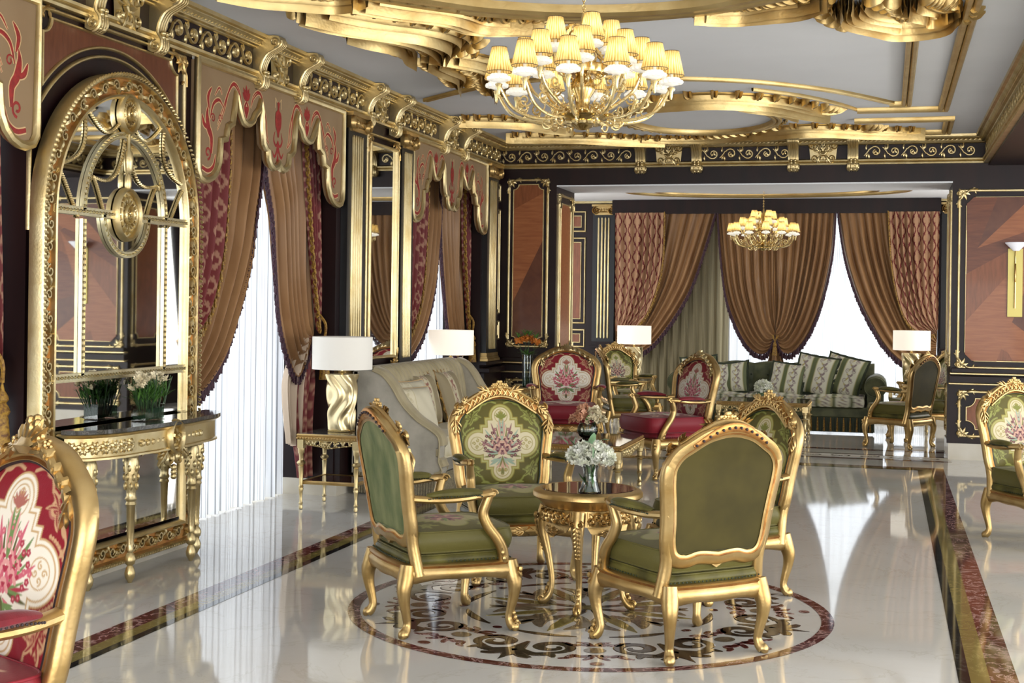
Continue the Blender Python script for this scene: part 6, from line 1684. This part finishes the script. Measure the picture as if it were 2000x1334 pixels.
# alcove coffee table
root = thing('dark_glass_vase', 'small square dark glass vase on the alcove coffee table', 'vase', (-1.42, 16.7, .44)); m = MB(); box(m, -.07, .07, -.05, .05, 0, .10, b=.006); m.build('glass_body', waterm, root)
bouquet('small round head of white-green flowers on the alcove coffee table', (-1.42, 16.7, .54), [('blossoms', petal_w, dome(220, .10, .09, .10, (0, 0, .04)), .024, 4)], [((0, 0, -.03), (0, 0, .03))])
# console flowers
root = thing('glass_trough_vase', 'rectangular glass trough vase on the console in front of the mirror', 'vase', (-4.03, 6.95, .867)); 
m = MB(); box(m, -.045, .045, -.11, .11, 0, .09, b=.003)
m.build('glass_body', glass_m, root); m = MB(); box(m, -.038, .038, -.103, .103, .008, .07); m.build('water', waterm, root)
ST = []; HD = []; LV = []
for _ in range(70):
    a = (R_(-.035, .035), R_(-.09, .09), R_(.0, .02)); b = (a[0]*1.8+R_(-.02, .03), a[1]*1.75+R_(-.03, .03), R_(.16, .25)); ST.append((a, b))
    LV += [((a[0]*.5+b[0]*.5, a[1]*.5+b[1]*.5, b[2]*.45+R_(0, .06)), (R_(-1, 1), R_(-1, 1), R_(.4, 1.2)), R_(.06, .10), .005) for _ in range(5)]
for _ in range(30):
    c = (R_(-.05, .07), R_(-.17, .17), R_(.18, .255)); HD += [(c[0]+R_(-.012, .012), c[1]+R_(-.012, .012), c[2]+R_(-.012, .012)) for _ in range(7)]
bouquet('bushy white freesias with green grass leaves in the trough on the console', (-4.03, 6.95, .875), [('blossoms', petal_c, HD, .018, 4)], ST, leaves=LV)
# tall vase
glass('tall_glass_vase', 'tall clear cylinder vase in the corner behind the red armchair', [(.045, 0), (.05, .01), (.055, .20), (.06, .345)], (-3.72, 14.25, .67), [(.0005, .006), (.046, .01), (.05, .10), (.0005, .10)])
ST = [((.012*math.cos(k*1.6), .012*math.sin(k*1.6), .02), x) for k, x in enumerate(((-.10, 0, .52), (-.03, .02, .54), (.02, 0, .55), (.09, .01, .51)))]
HD = [(x[1][0]+.028*math.cos(a), x[1][1]+.028*math.sin(a), x[1][2]-.02-.018*j) for x in ST for a in np.linspace(0, 2*pi, 9) for j in range(2)]
LV = [((x[1][0], x[1][1], x[1][2]+.0), (math.cos(a), math.sin(a), R_(.4, 1.6)), R_(.07, .11), .007) for x in ST for a in np.linspace(0, 2*pi, 12)] + [((0, 0, .33), (math.cos(a), math.sin(a), R_(.1, .9)), R_(.10, .16), .010) for a in np.linspace(0, 2*pi, 26)]
bouquet('orange crown imperial lilies with spiky green tops in the tall vase', (-3.72, 14.25, .67), [('blossoms', petal_o, HD, .036, 4)], ST, leaves=LV)

# ================================================================== CHANDELIERS
root = thing('chandelier', 'huge amber glass chandelier with pleated gold shades above the floor medallion', 'chandelier', (-1.53, 6.92, 2.46))
m = MB(); lathe(m, [(.001, .02), (.03, .0), (.05, .015), (.07, .03), (.16, .055), (.17, .065), (.08, .075), (.05, .085), (.035, .11), (.04, .16), (.065, .20), (.06, .24), (.035, .28), (.13, .285), (.135, .30), (.135, .33), (.04, .335), (.03, .40), (.05, .45), (.03, .50), (.015, .55), (.01, .60)], seg=32); m.build('turned_body', brass, root)
m = MB()
for k in range(14):
    a = k*2*pi/14; blob(m, (.09*math.cos(a), .09*math.sin(a), .035), (.022, .022, .016), 0, 6, 4)
for k in range(10):
    a = k*2*pi/10; tube(m, crom([(.05*math.cos(a), .05*math.sin(a), .30), (.10*math.cos(a), .10*math.sin(a), .36), (.06*math.cos(a), .06*math.sin(a), .44), (.11*math.cos(a), .11*math.sin(a), .50), (.08*math.cos(a), .08*math.sin(a), .53)], 4), [.006]*17, 6)
m.build('glass_crown', amber, root)
m = MB()
n = 15; z0, z1 = .60, .905
for k in range(n):
    z = z0+(z1-z0)*(k+.5)/n; a = np.linspace(0, 2*pi, 12, endpoint=False); ux, uy = ((1, 0) if k % 2 else (0, 1))
    tube(m, np.c_[.008*np.cos(a)*ux, .008*np.cos(a)*uy, z+.013*np.sin(a)], .0022, 5, 0, True)
lathe(m, [(.05, .89), (.045, .905), (.02, .92), (.001, .92)], seg=20); m.build('chain', brass, root)
def arm_mesh(P, r=.008, curls=True):
    m = MB(); C = crom([(x, 0, z) for x, z in P], 7); tube(m, C, taper(len(C), r*.9, r*1.1, r*1.2), 8)
    for i in range(4, len(C)-2, 3): blob(m, C[i], (r*1.35, r*1.35, r*.7), 0, 6, 4)
    e = P[-1]
    lathe(m, [(.005, e[1]-.06), (.010, e[1]-.045), (.012, e[1]-.02), (.020, e[1]), (.012, e[1]+.006)], (e[0], 0, 0), 10)
    if curls:
        q = P[1]
        for s, cx, cz, R0_ in ((1, q[0]-.02, q[1]-.015, .042), (-1, (P[2][0]+P[3][0])/2-.03, (P[2][1]+P[3][1])/2+.055, .034)):
            t = np.linspace(0, 1, 20); a = s*(pi*.9)-s*2*pi*1.25*t; rr = R0_+(0.008-R0_)*t; tube(m, np.c_[cx+rr*np.cos(a), 0*t, cz+rr*np.sin(a)], .0055, 6)
        for k in range(3):
            j = 5+k*5; p = C[min(j, len(C)-1)]; tube(m, crom([p, p+A(-.015, .0, .03), p+A(.01, 0, .05)], 4), [.005, .005, .004, .004, .003, .003, .002, .002, .001][:9], 5)
    return m
def shade_mesh():
    m = MB(); n = 52; a = np.linspace(0, 2*pi, n, endpoint=False)
    V = []; uv = []
    for r, z, t in ((.066, 0, 0), (.052, .06, .5), (.038, .125, 1)):
        for i, x in enumerate(a): rr = r*(1+.02*(i % 2)); V.append((rr*math.cos(x), rr*math.sin(x), z)); uv.append((i/n, t))
    m.add(V, gridfaces(3, n, False, True), 0, None, uv); m.f = [tuple(reversed(q)) for q in m.f]
    for z, r in ((0, .067), (.125, .039)): tube(m, np.c_[r*np.cos(a[::2]), r*np.sin(a[::2]), np.full(n//2, z)], .0016, 4, 2, True)
    return m
def bobeche_mesh():
    m = MB()
    for k in range(12):
        a = 2*pi*k/12
        for j, (r, z) in enumerate(((.05, .018), (.035, .03))): blob(m, (r*math.cos(a+j*.26), r*math.sin(a+j*.26), z), (.014, .014, .012), 0, 6, 4)
    lathe(m, [(.006, -.005), (.035, .004), (.052, .012), (.03, .016), (.001, .014)], seg=18)
    return m
sh = bo = ca = None
def place(o, name_parent, r, z, a): o.location = (r*math.cos(a), r*math.sin(a), z); o.rotation_euler = (0, 0, a)
TI = [(12, .455, .205, .06, [(.10, .065), (.20, .045), (.30, .055), (.39, .10), (.455, .205)]), (8, .300, .285, .20, [(.06, .12), (.12, .10), (.19, .14), (.26, .20), (.30, .285)]), (4, .15, .385, .5, [(.05, .30), (.09, .27), (.125, .30), (.15, .385)])]
for n, r, zc_, ph, P in TI:
    am = arm_mesh(P); base = None
    for k in range(n):
        a = 2*pi*k/n+ph
        if base is None: base = am.build('arm', amber, root); o = base
        else: o = base.copy(); COL.objects.link(o)
        o.rotation_euler = (0, 0, a)
        if sh is None:
            sh = shade_mesh().build('pleated_shade', [shade_lit, shade_lit, gimp], root, sharp=0); bo = bobeche_mesh().build('crystal_bobeche', crystal, root)
            mm = MB(); lathe(mm, [(.009, 0), (.009, .06), (.006, .065)], seg=10); blob(mm, (0, 0, .10), (.011, .011, .020), 1, 8, 6); ca = mm.build('candle_bulb', [white_paint, bulb], root)
            tr = (sh, bo, ca)
        else:
            tr = tuple(x.copy() for x in (sh, bo, ca))
            for x in tr: COL.objects.link(x)
        place(tr[0], root, r, zc_+.062, a); place(tr[1], root, r, zc_+.012, a); place(tr[2], root, r, zc_+.018, a)
chd = root
c2_ = dup(chd, (-1.47, 17.0, 2.255), .1, 'small lit chandelier with gold shades hanging in the alcove')
c2_.scale = (.85, .85, .855)
